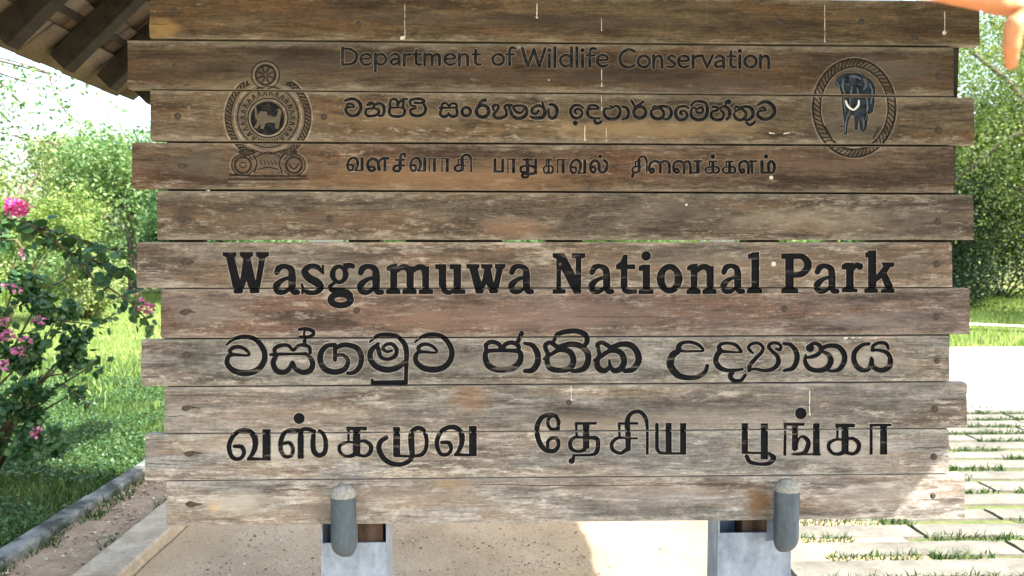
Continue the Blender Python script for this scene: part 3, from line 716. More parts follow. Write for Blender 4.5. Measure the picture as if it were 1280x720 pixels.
pL = at_y(443, 690, .035); pR = at_y(941, 690, .035)
SIGN_BASE = Vector(((pL.x + pR.x) / 2, .075, 0))
sign = empty('park_sign', SIGN_BASE, 'big weathered plank sign board carved in black with the park name in three scripts', 'sign')
MATCLASS = {'gleam': 8, 'ridge': 1, 'tusk': 5, 'black': 4, 'line': 3, 'stain': 2, 'blot': 6, 'rim': 1, 'wood': 0}
DEPTH = {8: .002, 4: .0045, 3: .003, 5: .0008}
letters = {}        # group -> (verts, faces)
planks = []
for i in range(11):
    lb, rb = ROWL[i], ROWR[i]
    tl = (lb[0] + .4, (ROWL[i-1][1] if i else -9.0) + GAP[i]); tr = (rb[0] - .3, (ROWR[i-1][1] if i else 1.0) + GAP[i])
    Q = [np.array(q, float) for q in (tl, tr, rb, lb)]
    # slightly wavy outline, in board pixels
    rng = random.Random(100 + i)
    outline = []
    for a in range(4):
        p, q = Q[a], Q[(a + 1) % 4]; n = max(8, int(np.hypot(*(q - p)) / 3))
        nrm = np.array([-(q - p)[1], (q - p)[0]]) / np.hypot(*(q - p))
        amp = .22 if a in (0, 2) else 1.0
        for k in range(n):
            t = k / n; pos = p + (q - p) * t
            w = noise.noise(Vector((pos[0] * .03, pos[1] * .05, i * 7.3))) * .8 + noise.noise(Vector((pos[0] * .17, pos[1] * .2, i * 3.1))) * .5
            if k == 0: w = 1.6
            outline.append(pos + nrm * (amp * (.5 + w)))
    out = np.array(outline); cen = out.mean(0)
    # inner loop of the front face (worn arris between the two)
    nxt = np.roll(out, -1, 0); prv = np.roll(out, 1, 0)
    tn = nxt - prv; nn = np.stack([-tn[:, 1], tn[:, 0]], 1); nn /= np.linalg.norm(nn, axis=1)[:, None]
    arr = np.array([.42 + .5 * max(0, noise.noise(Vector((q[0] * .06, q[1] * .06, 50 + i)))) for q in out])
    inner = out + nn * arr[:, None]
    verts = [tuple(q) for q in inner]; N = len(verts)
    edges = [(k, (k + 1) % N) for k in range(N)]
    eq = []
    for a in range(4):
        p, q = Q[a], Q[(a + 1) % 4]; d = (q - p) / np.hypot(*(q - p)); eq.append((p, np.array([d[1], -d[0]])))   # outward normal
    x0, x1 = min(q[0] for q in Q), max(q[0] for q in Q); y0, y1 = min(q[1] for q in Q), max(q[1] for q in Q)
    for name, g in GROUPS.items():
        F = g['F']; j0 = max(0, int((y0 - 3 - g['oy']) / H)); j1 = min(F.shape[0], int((y1 + 3 - g['oy']) / H) + 1)
        if j1 - j0 < 3: continue
        sub = F[j0:j1]
        X = g['ox'] + H * np.arange(F.shape[1])[None, :]; Y = g['oy'] + H * np.arange(j0, j1)[:, None]
        od = np.full(sub.shape, -99.0)
        for p, nr in eq: od = np.maximum(od, (X - p[0]) * nr[0] + (Y - p[1]) * nr[1])
        lv = [(0.0, 1.25)]
        if g['rim'] > 0: lv.append((g['rim'], 1.05))
        for rim, inset in lv:
            FF = np.maximum(sub - rim, od + inset)
            if (FF < 0).any(): contour(FF, g['ox'], g['oy'] + H * j0, verts, edges)
    rv, re_, rf, _, _, _ = delaunay_2d_cdt([Vector(v) for v in verts], edges, [], 1, 1e-5)
    V = np.array([tuple(v) for v in rv]); T = np.array([tuple(f) for f in rf if len(f) == 3])
    C = V[T].mean(1)
    cls = np.zeros(len(T), int); gid = np.full(len(T), -1)
    od = np.full(len(T), -99.0)
    for p, nr in eq: od = np.maximum(od, (C[:, 0] - p[0]) * nr[0] + (C[:, 1] - p[1]) * nr[1])
    names = list(GROUPS)
    order = ['blot', 'ridge', 'rim', 'stain', 'line', 'black', 'gleam', 'tusk']
    for what in order:
        for gi, name in enumerate(names):
            g = GROUPS[name]
            if what == 'rim':
                if g['rim'] <= 0: continue
                hit = (sample(g, C[:, 0], C[:, 1]) < g['rim']) & (od < -1.05)
            else:
                if g['mat'] != what: continue
                hit = (sample(g, C[:, 0], C[:, 1]) < 0) & (od < -1.25)
            cls[hit] = MATCLASS[what]
            if what in ('line', 'black', 'gleam', 'tusk'): gid[hit] = gi
            else: gid[hit] = -1
    for name in names:                       # paint that ran over the board edges
        g = GROUPS[name]
        if g['mat'] == 'black' and g['rim'] >= 1:
            hit = (sample(g, C[:, 0], C[:, 1]) < 0) & (od >= -1.25); cls[hit] = 7; gid[hit] = -1
    origin = on_sign(cen[0], cen[1])
    W3 = [on_sign(v[0], v[1]) for v in V]
    a, b, c_ = (W3[k] for k in T[0])
    flip = ((b - a).cross(c_ - a)).y > 0
    # ---- board mesh
    pm = MB(); used = {}
    def fv(k):
        if k not in used:
            used[k] = len(pm.v); pm.v.append(tuple(W3[k] - origin))
        return used[k]
    slot = {0: 0, 1: 1, 2: 2, 6: 3, 7: 5}
    for t, cl in zip(T, cls):
        if cl in DEPTH: continue
        q = [int(x) for x in t]
        if flip: q = q[::-1]
        pm.f.append(tuple(fv(k) for k in q)); pm.m.append(slot[int(cl)])
    # arris, sides, back
    base = len(pm.v); n = len(out)
    for q in inner: pm.v.append(tuple(on_sign(*q) - origin))
    for q in out: pm.v.append(tuple(on_sign(*q) + Vector((0, .003, 0)) - origin))
    for q in out: pm.v.append(tuple(on_sign(*q) + Vector((0, .028, 0)) - origin))
    inked = np.zeros(n, bool)
    for g in GROUPS.values():
        if g['mat'] == 'black' and g['rim'] >= 1: inked |= sample(g, out[:, 0], out[:, 1]) < 0
    for k in range(n):
        k2 = (k + 1) % n
        sl_ = 5 if inked[k] and inked[k2] else 4
        pm.f.append((base + k2, base + k, base + n + k, base + n + k2)); pm.m.append(sl_)
        pm.f.append((base + n + k2, base + n + k, base + 2 * n + k, base + 2 * n + k2)); pm.m.append(sl_)
    pm.f.append(tuple(base + 2 * n + k for k in range(n))); pm.m.append(0)
    o = pm.build('plank', [M_woods[(0, 1, 2, 0, 2, 1, 0, 2, 1, 0, 1)[i]], M_rim, M_stain, M_blot, M_edge, M_black], sign, loc=origin)
    o.color = TINT[i]
    planks.append((o, origin, Q))
    # ---- recessed, painted bottoms and walls of the carving
    cut = np.nonzero(gid >= 0)[0]
    em = {}
    for t_i in range(len(T)):
        t = T[t_i]
        for k in range(3):
            e = (int(t[k]), int(t[(k + 1) % 3])); em.setdefault((min(e), max(e)), []).append(t_i)
    for t_i in cut:
        g = names[gid[t_i]]; vs, fs, mp = letters.setdefault(g, ([], [], {}))
        dep = DEPTH[int(cls[t_i])]
        q = [int(x) for x in T[t_i]]
        if flip: q = q[::-1]
        def lv(k, d):
            kk = (i, k, round(d, 5))
            if kk not in mp:
                mp[kk] = len(vs); vs.append(W3[k] + Vector((0, d, 0)))
            return mp[kk]
        fs.append(tuple(lv(k, dep) for k in q))
        for k in range(3):
            a, b = q[k], q[(k + 1) % 3]
            nb = [x for x in em[(min(a, b), max(a, b))] if x != t_i]
            nd = DEPTH.get(int(cls[nb[0]]), 0.0) if nb else 0.0
            if nd < dep - 1e-6: fs.append((lv(b, dep), lv(a, dep), lv(a, nd), lv(b, nd)))
LET_MAT = {'national_park_lettering': M_black, 'sinhala_park_lettering': M_black, 'tamil_park_lettering': M_black,
           'sinhala_department_lettering': M_black2, 'tamil_department_lettering': M_black2, 'english_department_lettering': M_black3,
           'crest_line_work': M_line, 'crest_medallion': M_black2, 'badge_line_work': M_line, 'elephant_relief': M_eleph, 'elephant_tusk': M_tusk, 'elephant_gleam': M_gleam}
LET_NAME = {'national_park_lettering': ('lettering', 'bold black slab lettering of the park name in English'),
            'sinhala_park_lettering': ('lettering', 'bold black lettering of the park name in Sinhala'),
            'tamil_park_lettering': ('lettering', 'bold black lettering of the park name in Tamil'),
            'sinhala_department_lettering': ('lettering', 'small Sinhala lettering of the department name'),
            'tamil_department_lettering': ('lettering', 'small Tamil lettering of the department name'),
            'english_department_lettering': ('lettering', 'small faded English lettering of the department name'),
            'crest_line_work': ('crest', 'carved round national crest with a wheel on top'), 'badge_line_work': ('badge', 'carved oval badge with a rope border around an elephant')}
built = {}
def put_letters(g, parent, nm, lab):
    if g not in letters: return None
    vs, fs, _ = letters[g]
    return link(nm, mesh(nm, [v - SIGN_BASE for v in vs], fs), LET_MAT[g.split('#')[0]], parent, SIGN_BASE, lab)
for g in list(letters):
    b_ = g.split('#')[0]
    if b_ in LET_NAME: built[b_] = put_letters(g, sign, *LET_NAME[b_])
put_letters('crest_medallion', built['crest_line_work'], 'lion_medallion', None)
el = put_letters('elephant_relief', built['badge_line_work'], 'elephant', None)
put_letters('elephant_gleam', built['badge_line_work'], 'elephant_highlights', None)
put_letters('elephant_tusk', built['badge_line_work'], 'tusks', None)

# ---- nails
for (x, y) in NAILS:
    for o, origin, Q in planks:
        if Q[0][1] - 1 < y + (Q[0][1]-Q[1][1])*(x-Q[0][0])/1000 and y < Q[3][1] + (Q[2][1]-Q[3][1])*(x-Q[3][0])/1000: 
            p = on_sign(x, y); mb = MB(); rr = .0055
            ring = [(0, -.0022)] 
            vs = [(0, -.0016, 0)]; fs = []
            for (rad, yy) in ((rr * .6, -.0015), (rr, -.0004), (rr, .003)):
                vs += [(rad * math.cos(2*math.pi*k/10), yy, rad * math.sin(2*math.pi*k/10)) for k in range(10)]
            for k in range(10):
                k2 = (k + 1) % 10
                fs.append((0, 1 + k, 1 + k2)); 
                for s in (0, 1): fs.append((1 + 10*s + k, 11 + 10*s + k, 11 + 10*s + k2, 1 + 10*s + k2))
            mb.add([Vector(v) for v in vs], fs); mb.build('nail', M_nail, o, loc=p); break

# ---- posts: timber core in a galvanised shoe, with a round-headed steel bracket over the front
_w = NT('galvanised_steel'); _v = _w.n('ShaderNodeTexVoronoi'); _v.inputs['Scale'].default_value = 60; _w.l(_w.coord('Object'), _v.inputs['Vector'])
_n = _w.noise(_w.coord('Object', (1, 1, .5)), 22, 5, .65)
_c = _w.mix(_w.ramp(_n, [(.35, 0), (.68, 1)]), (.135, .18, .245), (.265, .325, .41)); _c = _w.mix(.35, _c, _w.ramp(_v.outputs['Distance'], [(0, .75), (.7, 1.15)]), 'MULTIPLY')
M_galv = _w.set(_c, .48, .15, .5)
M_steel = simple_mat('dull_grey_steel', (.045, .066, .090), (.080, .108, .138), 14, .42, .12, .001, metal=.25, stretch=(1, 1, .4))
M_cap = simple_mat('painted_light_cap', (.16, .165, .155), (.31, .31, .28), 90, .8, .3, .002)  # light on top of the bracket's dome put into a paler colour
M_core = simple_mat('rough_post_timber', (.045, .028, .018), (.11, .072, .05), 26, .85, .5, .006, stretch=(1, 1, .2))
def make_post(px0, px1, plate_py, core0, core1, cap_px, cap_top, cap_bot, capw, turn):
    Y0 = .034
    a = at_y(px0, 690, Y0); b = at_y(px1, 690, Y0); w = b.x - a.x; cx = (a.x + b.x) / 2; d = .11
    top = at_y(cx, plate_py, Y0).z; zt = on_sign(640, -4).z
    mb = MB()
    c0 = at_y(core0, 660, Y0 + .03).x; c1 = at_y(core1, 660, Y0 + .03).x
    mb.box(((c0 + c1) / 2, Y0 + .062, (zt + .02) / 2), (c1 - c0, .075, zt - .02), bev=.004)
    pc = MB(); 
    post = mb.build('post', M_core, sign, loc=Vector((0, 0, 0)))
    # shoe: front plate below, two flanges carrying on up behind the boards
    s = MB()
    s.box((cx, Y0 + .004, top / 2 - .01), (w - .012, .006, top + .02), bev=.001)
    hz = .86
    s.box((cx - w / 2 + .003, Y0 + d / 2, hz / 2 - .01), (.006, d, hz + .02), bev=.001)
    s.box((cx + w / 2 - .003, Y0 + d / 2, hz / 2 - .01), (.006, d, hz + .02), bev=.001)
    s.box((cx, Y0 + d - .004, hz / 2 - .01), (w - .012, .006, hz + .02), bev=.001)
    s.build('steel_shoe', M_galv, post, loc=Vector((0, 0, 0)))
    # bracket: a stout pipe with a domed, paler top and a rounded, cut-back lower end
    r = capw / 2
    p0 = at_y(cap_px, cap_top, -.055); p1 = at_y(cap_px, cap_bot, -.055)
    mb = MB(); pts = []; rad = []
    zb, ztp = p1.z + .002, p0.z
    prof = []
    for k in range(7):
        t = math.pi / 2 * k / 6; prof.append((r * math.sin(t) * .98 + .0006, zb + .045 - .045 * math.cos(t), 1 - math.sin(t)))
    prof += [(r, zb + .07, 0), (r, ztp - r * 1.0, 0)]
    cut = len(prof)
    for k in range(1, 8):
        t = math.pi / 2 * k / 7; prof.append((r * math.cos(t) * 1.03 + .0006, ztp - r * 1.0 + r * math.sin(t), 0))
    n = 24; vs = []; fs = []; mi = []
    for (q, z, sh) in prof:
        for j in range(n):
            t = 2 * math.pi * j / n
            vs.append((p0.x + q * math.cos(t) + sh * turn * r * .25, -.055 + q * math.sin(t) * .8 + sh * .012, z))
    for k in range(len(prof) - 1):
        for j in range(n):
            a_, b_ = k * n + j, k * n + (j + 1) % n
            fs.append((a_, b_, b_ + n, a_ + n)); mi.append(1 if k >= cut - 1 else 0)
    fs.append(tuple(range(n - 1, -1, -1))); mi.append(0); fs.append(tuple((len(prof) - 1) * n + j for j in range(n))); mi.append(1)
    me = mesh('bracket', [Vector(v) for v in vs], fs, mi, True)
    br = link('bracket', me, [M_steel, M_cap], post, Vector((0, 0, 0)))
    # gusset that ties the pipe to the shoe
    g = MB()
    gz0, gz1 = zb + .03, on_sign(640, 652).z - .004
    x = p0.x + turn * r * .55
    g.add([(x - .004, -.05, gz1), (x + .004, -.05, gz1), (x + .004, Y0 + .002, gz1), (x - .004, Y0 + .002, gz1),
           (x - .004, -.05, gz0 + .01), (x + .004, -.05, gz0 + .01), (x + .004, Y0 + .002, gz0 - .03), (x - .004, Y0 + .002, gz0 - .03)],
          [(0, 1, 2, 3), (7, 6, 5, 4), (0, 4, 5, 1), (1, 5, 6, 2), (2, 6, 7, 3), (3, 7, 4, 0)])
    g.build('gusset', M_galv, post, loc=Vector((0, 0, 0)))
make_post(401, 485, 684, 440, 479, 429, 605, 698, .0735, 1)
make_post(897, 989, 677, 927, 966, 984, 598, 692, .0735, -1)

# rails and battens added behind the boards to keep the gaps dark
M_back = simple_mat('gap_darkening_batten', (.022, .016, .012), (.055, .04, .03), 14, .9, .4, .005, stretch=(.3, 1, 1))
def back(px0, py0, px1, py1, y0, dep):
    a = at_y(px0, py0, y0); b = at_y(px1, py1, y0); mb = MB()
    mb.box(((a.x + b.x) / 2, y0 + dep / 2, (a.z + b.z) / 2), (abs(b.x - a.x), dep, abs(a.z - b.z)), bev=.003)
    mb.build('batten', M_back, sign, loc=Vector((0, 0, 0)))
for (x0, x1) in ((204, 262), (505, 628), (684, 726), (1098, 1180)): back(x0, 2, x1, 646, .032, .03)
for (y, x0, x1) in ((51, 205, 1180), (115, 205, 1180), (178, 240, 1120), (240, 262, 1180), (361, 205, 1180), (421, 205, 1180), (480, 210, 1180), (538, 210, 1180), (596, 215, 1180)): back(x0, y - 10, x1, y + 22, .064, .03)

# rust and old varnish patches that belong to one place on the boards
def add_spots(mat, spots):
    t = mat.node_tree; b = t.nodes['Principled BSDF']
    src = b.inputs['Base Color'].links[0].from_socket
    w = NT.__new__(NT); w.mat = mat; w.t = t; w.b = b
    tc = w.n('ShaderNodeTexCoord'); tc.object = sign
    nz = w.n('ShaderNodeTexNoise'); nz.inputs['Scale'].default_value = 26; nz.inputs['Detail'].default_value = 5; nz.inputs['Roughness'].default_value = .7
    mp = w.n('ShaderNodeMapping'); mp.inputs['Scale'].default_value = (.35, 1, 1.2); w.l(tc.outputs['Object'], mp.inputs[0]); w.l(mp.outputs[0], nz.inputs['Vector'])
    c = src
    for (px, py, rx, ry, col, st) in spots:
        p = on_sign(px, py) - SIGN_BASE
        m2 = w.n('ShaderNodeMapping', vector_type='TEXTURE'); m2.inputs['Location'].default_value = p
        m2.inputs['Scale'].default_value = (rx * DIST / FPX, 5, ry * DIST / FPX); w.l(tc.outputs['Object'], m2.inputs[0])
        ln = w.n('ShaderNodeVectorMath', operation='LENGTH'); w.l(m2.outputs[0], ln.inputs[0])
        d = w.math('ADD', ln.outputs['Value'], w.math('MULTIPLY', w.math('SUBTRACT', nz.outputs['Fac'], .5), 2.2))
        c = w.mix(w.math('MULTIPLY', w.ramp(d, [(.25, 1), (1.0, 0)]), st), c, col)
    w.l(c, b.inputs['Base Color'])
RUST = (.17, .095, .048); VARN = (.16, .085, .04); GRY = (.30, .28, .25); DRK = (.055, .040, .030); PINK = (.175, .118, .098)
SPOTS = [(948,628,20,30,RUST,.8),(588,500,36,22,RUST,.5),(268,634,13,9,(.42,.27,.10),.7),(560,602,40,10,(.28,.20,.11),.6),(205,36,30,16,(.26,.16,.06),.6),
         (560,222,240,26,(.21,.125,.065),.55),(800,160,200,16,(.25,.17,.09),.55),(640,285,60,16,(.22,.13,.08),.5),(700,396,260,24,PINK,.5),(530,400,90,14,(.19,.12,.085),.5),
         (620,24,420,10,DRK,.40),(400,80,170,14,DRK,.40),(230,272,22,20,DRK,.6),(300,275,60,16,(.10,.075,.055),.4),(640,95,330,8,DRK,.35),(850,262,90,18,(.13,.105,.08),.4),
         (900,330,260,20,(.16,.125,.095),.4),(330,450,60,24,GRY,.4),(360,560,130,24,(.36,.34,.30),.55),(300,630,90,20,(.36,.34,.29),.5),(1000,275,130,20,(.24,.195,.145),.5),(1050,452,120,20,(.30,.275,.24),.5),(1040,560,130,22,(.33,.31,.28),.5),
         (760,528,120,14,(.26,.215,.165),.4),(500,620,140,16,(.24,.195,.155),.4),(800,620,120,20,(.20,.175,.155),.4),(250,205,50,18,(.085,.072,.055),.5),(333,150,62,84,(.105,.088,.064),.55),(1067,133,60,66,(.125,.105,.08),.5)]
MORE = [(300,110,60,20,(.15,.105,.06),.5),(500,150,120,14,(.19,.135,.075),.5),(900,110,120,18,(.085,.06,.042),.45),(1120,90,60,22,(.10,.085,.065),.45),(1130,270,70,18,(.12,.10,.08),.4),(460,270,140,14,(.13,.085,.055),.45),(1000,205,130,14,(.12,.075,.05),.4),
        (440,340,120,16,(.22,.19,.15),.4),(1140,330,40,18,(.13,.11,.09),.4),(1100,400,90,14,(.17,.15,.13),.4),(260,390,60,20,(.19,.175,.155),.4),(640,455,160,16,(.22,.19,.165),.35),(900,520,140,16,(.19,.165,.14),.4),(400,520,120,14,(.21,.18,.15),.35),(650,600,260,7,(.13,.11,.095),.45),(1090,620,80,18,(.30,.285,.26),.4),(420,640,60,14,(.17,.14,.115),.4),(230,520,30,16,(.30,.285,.25),.4)]
for mw in M_woods: add_spots(mw, [(a, b, c, d, e, min(.9, f * 1.3)) for a, b, c, d, e, f in SPOTS + MORE]); 
# ------------------------------------------------------------------ ground, kerbs, paving
def np_mesh(name, V, tris=None, quads=None, rnd=None, smooth=False):
    """fast mesh from numpy arrays; rnd: one value per vertex"""
    me = bpy.data.meshes.new(name)
    nt = 0 if tris is None else len(tris); nq = 0 if quads is None else len(quads)
    me.vertices.add(len(V)); me.vertices.foreach_set('co', np.asarray(V, np.float32).ravel())
    li = []; st = []; c = 0
    if nt: li.append(np.asarray(tris).ravel()); st.append(np.arange(nt) * 3); c = 3 * nt
    if nq: li.append(np.asarray(quads).ravel()); st.append(c + np.arange(nq) * 4)
    li = np.concatenate(li).astype(np.int32); st = np.concatenate(st).astype(np.int32)
    me.loops.add(len(li)); me.loops.foreach_set('vertex_index', li)
    me.polygons.add(nt + nq); me.polygons.foreach_set('loop_start', st)
    me.polygons.foreach_set('loop_total', np.concatenate([np.full(nt, 3), np.full(nq, 4)]).astype(np.int32))
    if smooth: me.polygons.foreach_set('use_smooth', np.ones(nt + nq, bool))
    me.update(calc_edges=True)
    if rnd is not None:
        at = me.attributes.new('rnd', 'FLOAT', 'POINT'); at.data.foreach_set('value', np.asarray(rnd, np.float32))
    me.validate()
    return me

def height(x, y):
    """gentle unevenness of the open ground"""
    return 0.05 * noise.noise(Vector((x * .25, y * .25, 3))) + .012 * noise.noise(Vector((x * 1.7, y * 1.7, 9)))
def grid_sheet(xs, ys, zf):
    V = [(x, y, zf(x, y)) for y in ys for x in xs]; n = len(xs)
    Q = [(j * n + i, j * n + i + 1, (j + 1) * n + i + 1, (j + 1) * n + i) for j in range(len(ys) - 1) for i in range(n - 1)]
    return V, Q
# one large sheet of earth that runs to the horizon
_w = NT('earth_under_grass')
_n = _w.noise(_w.coord('Object', (1, 1, 1)), .7, 6, .65); _n2 = _w.noise(_w.coord('Object', (1, 1, 1)), 9, 5, .65)
_c = _w.mix(_w.ramp(_n, [(.4, 0), (.62, 1)]), (.10, .14, .03), (.19, .21, .065))
_c = _w.mix(_w.ramp(_n2, [(.52, 0), (.70, 1)]), _c, (.17, .135, .075))
_w.bump(_n2, .6, .03); M_earth = _w.set(_c, .95, spec=.1)
xs = sorted(set([-300, -120, -60] + [round(-30 + .75 * i, 3) for i in range(81)] + [60, 120, 300]))
ys = sorted(set([-200, -60, -30, -15] + [round(-8 + .75 * i, 3) for i in range(78)] + [70, 110, 200, 500]))
def zg(x, y):
    if -5 < x < 10 and -6 < y < 6.5: return -.075 + .15 * height(x, y) * 1.0 if x < -2.4 else -.13
    return -.075 + height(x, y) * min(1, max(0, (abs(y) - 6) / 6) + (1 if x < -5 or x > 10 else 0))
V, Q = grid_sheet(xs, ys, zg)
props(link('ground', mesh('ground', V, Q, smooth=True), M_earth), kind='structure')

# coarse sandy floor of the shelter
_w = NT('coarse_sand')
_cv = _w.coord('Object', (1, 1, 1))
_a = _w.noise(_cv, 1.6, 5, .6); _b = _w.noise(_cv, 150, 5, .75); _d = _w.noise(_cv, 46, 4, .7, .6)
_vo = _w.n('ShaderNodeTexVoronoi'); _vo.inputs['Scale'].default_value = 130; _w.l(_cv, _vo.inputs['Vector'])
_c = _w.mix(_w.ramp(_a, [(.35, 0), (.65, 1)]), (.39, .288, .172), (.52, .40, .255))
_c = _w.mix(.85, _c, _w.ramp(_b, [(.32, .52), (.5, 1.0), (.70, 1.35)]), 'MULTIPLY')
_c = _w.mix(_w.ramp(_d, [(.57, 0), (.68, .6)]), _c, (.15, .10, .055))
_c = _w.mix(_w.ramp(_vo.outputs['Distance'], [(.06, .6), (.16, 0)]), _c, (.55, .48, .38))
_w.bump(_w.math('ADD', _b, _w.math('MULTIPLY', _d, .8)), .8, .012); M_sand = _w.set(_c, .95, spec=.12)
rng = np.random.default_rng(4)
xs = np.arange(-1.72, 2.25, .06); ys = np.arange(-4.5, 3.25, .06)
V, Q = grid_sheet(list(xs), list(ys), lambda x, y: -.10 + .012 * noise.noise(Vector((x * 2.2, y * 2.2, 1))) + .005 * noise.noise(Vector((x * 9, y * 9, 5))) + .03 * max(0, (-1.5 - x) / .2) + .07 * min(1, max(0, (x - 1.0) / .6)))
props(link('sand_floor', mesh('sand', V, Q, smooth=True), M_sand), kind='structure')
# forecourt in front of the shelter (behind the camera too): pale, sunlit, lights the boards from below
V, Q = grid_sheet([-14, -6, -1.7, 1.9, 8, 20], [-25, -9, -4.4], lambda x, y: -.105)
V2, Q2 = grid_sheet([1.9, 3.2, 5, 8, 20], [-4.4, -2, 0, .9], lambda x, y: -.105)
V3, Q3 = grid_sheet([-14, -8, -4.5, -2.6], [-4.4, -3, -1.9], lambda x, y: -.065)
mb = MB(); mb.add(V, Q); mb.add(V2, Q2); mb.add(V3, Q3)
M_fore = simple_mat('pale_gravel', (.25, .236, .215), (.345, .328, .30), 5, .95, .5, .01)
props(mb.build('forecourt', M_fore), kind='structure')

M_conc = simple_mat('weathered_concrete', (.32, .25, .165), (.47, .385, .27), 7, .9, .4, .004)
M_conc2 = simple_mat('mossy_dark_concrete', (.045, .05, .04), (.20, .20, .175), 6, .92, .5, .006, lo=.42, hi=.6)
def kerb_run(x0, x1, y0, y1, zt, zb, mat, seed, along='y'):
    """one run of kerb with chipped arrises, cast in pieces"""
    rr = random.Random(seed); mb = MB()
    a, b = (y0, y1) if along == 'y' else (x0, x1)
    p = a
    while p < b - .02:
        q = min(b, p + rr.uniform(.85, 1.15))
        n = 14; prof = []
        lo, hi = (x0, x1) if along == 'y' else (y0, y1)
        base = len(mb.v); jz = rr.uniform(-.004, .004); jx = rr.uniform(-.005, .005)
        for k in range(n + 1):
            t = p + .004 + (q - p - .008) * k / n
            ch = [(.012 + .010 * max(0, noise.noise(Vector((t * 6, s, seed)))) + .02 * max(0, noise.noise(Vector((t * 2.3, s + 4, seed))) - .25)) for s in (0, 9)]
            for (u, z) in ((lo + jx, zb), (lo + jx, zt - ch[0]), (lo + jx + ch[0], zt), (hi + jx - ch[1], zt), (hi + jx, zt - ch[1]), (hi + jx, zb)):
                w = .004 * noise.noise(Vector((t * 5, u * 9, seed)))
                mb.v.append((u + w, t, z + jz + w) if along == 'y' else (t, u + w, z + jz + w))
        for k in range(n):
            for s in range(5):
                f = (base + k * 6 + s, base + k * 6 + s + 1, base + (k + 1) * 6 + s + 1, base + (k + 1) * 6 + s)
                mb.f.append(f[::-1] if along == 'y' else f); mb.m.append(0)
        mb.f.append(tuple(base + s for s in range(6))); mb.m.append(0); mb.f.append(tuple(base + n * 6 + s for s in range(5, -1, -1))); mb.m.append(0)
        p = q
    o = mb.build('kerb', mat); return props(o, kind='structure')
kerb_run(-1.96, -1.735, -4.4, 3.05, 0.0, -.22, M_conc, 3)
kerb_run(-1.96, 1.25, 3.06, 3.26, -.01, -.22, M_conc, 5, 'x')
kerb_run(-2.50, -2.385, -4.4, 5.6, -.005, -.2, M_conc2, 8)
# drip strip of bare earth between the two kerbs
M_strip = simple_mat('bare_earth', (.26, .178, .105), (.38, .275, .175), 9, .95, .7, .02)
V, Q = grid_sheet(list(np.arange(-2.39, -1.94, .045)), list(np.arange(-4.4, 5.6, .07)), lambda x, y: -.055 + .02 * noise.noise(Vector((x * 5, y * 5, 2))))
props(link('drip_strip', mesh('strip', V, Q, smooth=True), M_strip), kind='structure')

# gravel road far right, thin path beyond
M_road = simple_mat('pale_road_gravel', (.42, .39, .33), (.58, .54, .47), 3, .95, .4, .01)
V, Q = grid_sheet([2.0, 4, 7, 12, 20, 40, 90], [4.85, 6.0, 8.0, 9.3], lambda x, y: -.022 if x > 2.5 else -.05)
props(link('gravel_road', mesh('road', V, Q), M_road), kind='structure')
mb = MB()
pa = [(3, 13.4), (6.5, 12.9), (9.5, 12.2), (11.5, 10.9), (15, 9.8), (24, 9.0)]
vs = []
for (x, y) in pa: vs += [(x, y - .22, .03), (x, y + .22, .03)]
mb.add(vs, [(2*k, 2*k+2, 2*k+3, 2*k+1) for k in range(len(pa) - 1)])
props(mb.build('footpath', M_road), kind='structure')

# paving: rows of rough slabs with grass in the joints
M_slab = simple_mat('pale_stone_slab', (.115, .106, .084), (.19, .175, .14), 4, .9, .4, .005)
mb = MB(); rr = random.Random(21); joints = []; ROWP = .25
y = 1.0; ri = 0
while y < 4.8:
    x = 1.66 + .3 * rr.random() - (.25 if ri % 2 else 0) + max(0, (y - 2.2) * .35); d = ROWP - rr.uniform(.055, .085)
    x_start = x
    while x < 9:
        L_ = rr.uniform(.7, 1.5)
        bm = bmesh.new(); bmesh.ops.create_grid(bm, x_segments=8, y_segments=3, size=.5)
        for v in bm.verts:
            gx, gy = v.co.x, v.co.y
            wx = .014 * noise.noise(Vector((gx * 5 + x * 3, gy * 4 + y * 7, 1))); wy = .016 * noise.noise(Vector((gx * 6 + x * 2, gy * 3 + y * 5, 8)))
            edge = max(abs(gx), abs(gy)) > .49
            v.co = Vector((x + (gx + .5) * (L_ - .02) + (wx if edge else 0), y + (gy + .5) * d + (wy if edge else 0), -.018 - (.008 if edge else 0) + .004 * noise.noise(Vector((x + gx * 3, y + gy * 3, 4)))))
        ext = bmesh.ops.extrude_edge_only(bm, edges=[e for e in bm.edges if e.is_boundary])
        for g in ext['geom']:
            if isinstance(g, bmesh.types.BMVert): g.co.z = -.15
        bmesh.ops.recalc_face_normals(bm, faces=bm.faces[:]); bm.verts.index_update()
        if sum(f.normal.z for f in bm.faces) < 0: bmesh.ops.reverse_faces(bm, faces=bm.faces[:])
        mb.add([v.co for v in bm.verts], [[v.index for v in f.verts] for f in bm.faces]); bm.free()
        x += L_ + rr.uniform(.0, .02)
    joints.append((x_start, y + d, y + ROWP)); y += ROWP; ri += 1
props(mb.build('paving', M_slab), kind='structure')
V, Q = grid_sheet([1.9, 2.4, 3, 4.5, 6.5, 9.2], list(np.arange(.9, 4.9, .25)), lambda x, y: -.040 if x > 2.2 else -.06)
M_jsoil = simple_mat('joint_soil', (.065, .095, .02), (.14, .155, .05), 14, .95, .5, .01)
props(link('joint_soil', mesh('joint_soil', V, Q), M_jsoil), kind='structure')

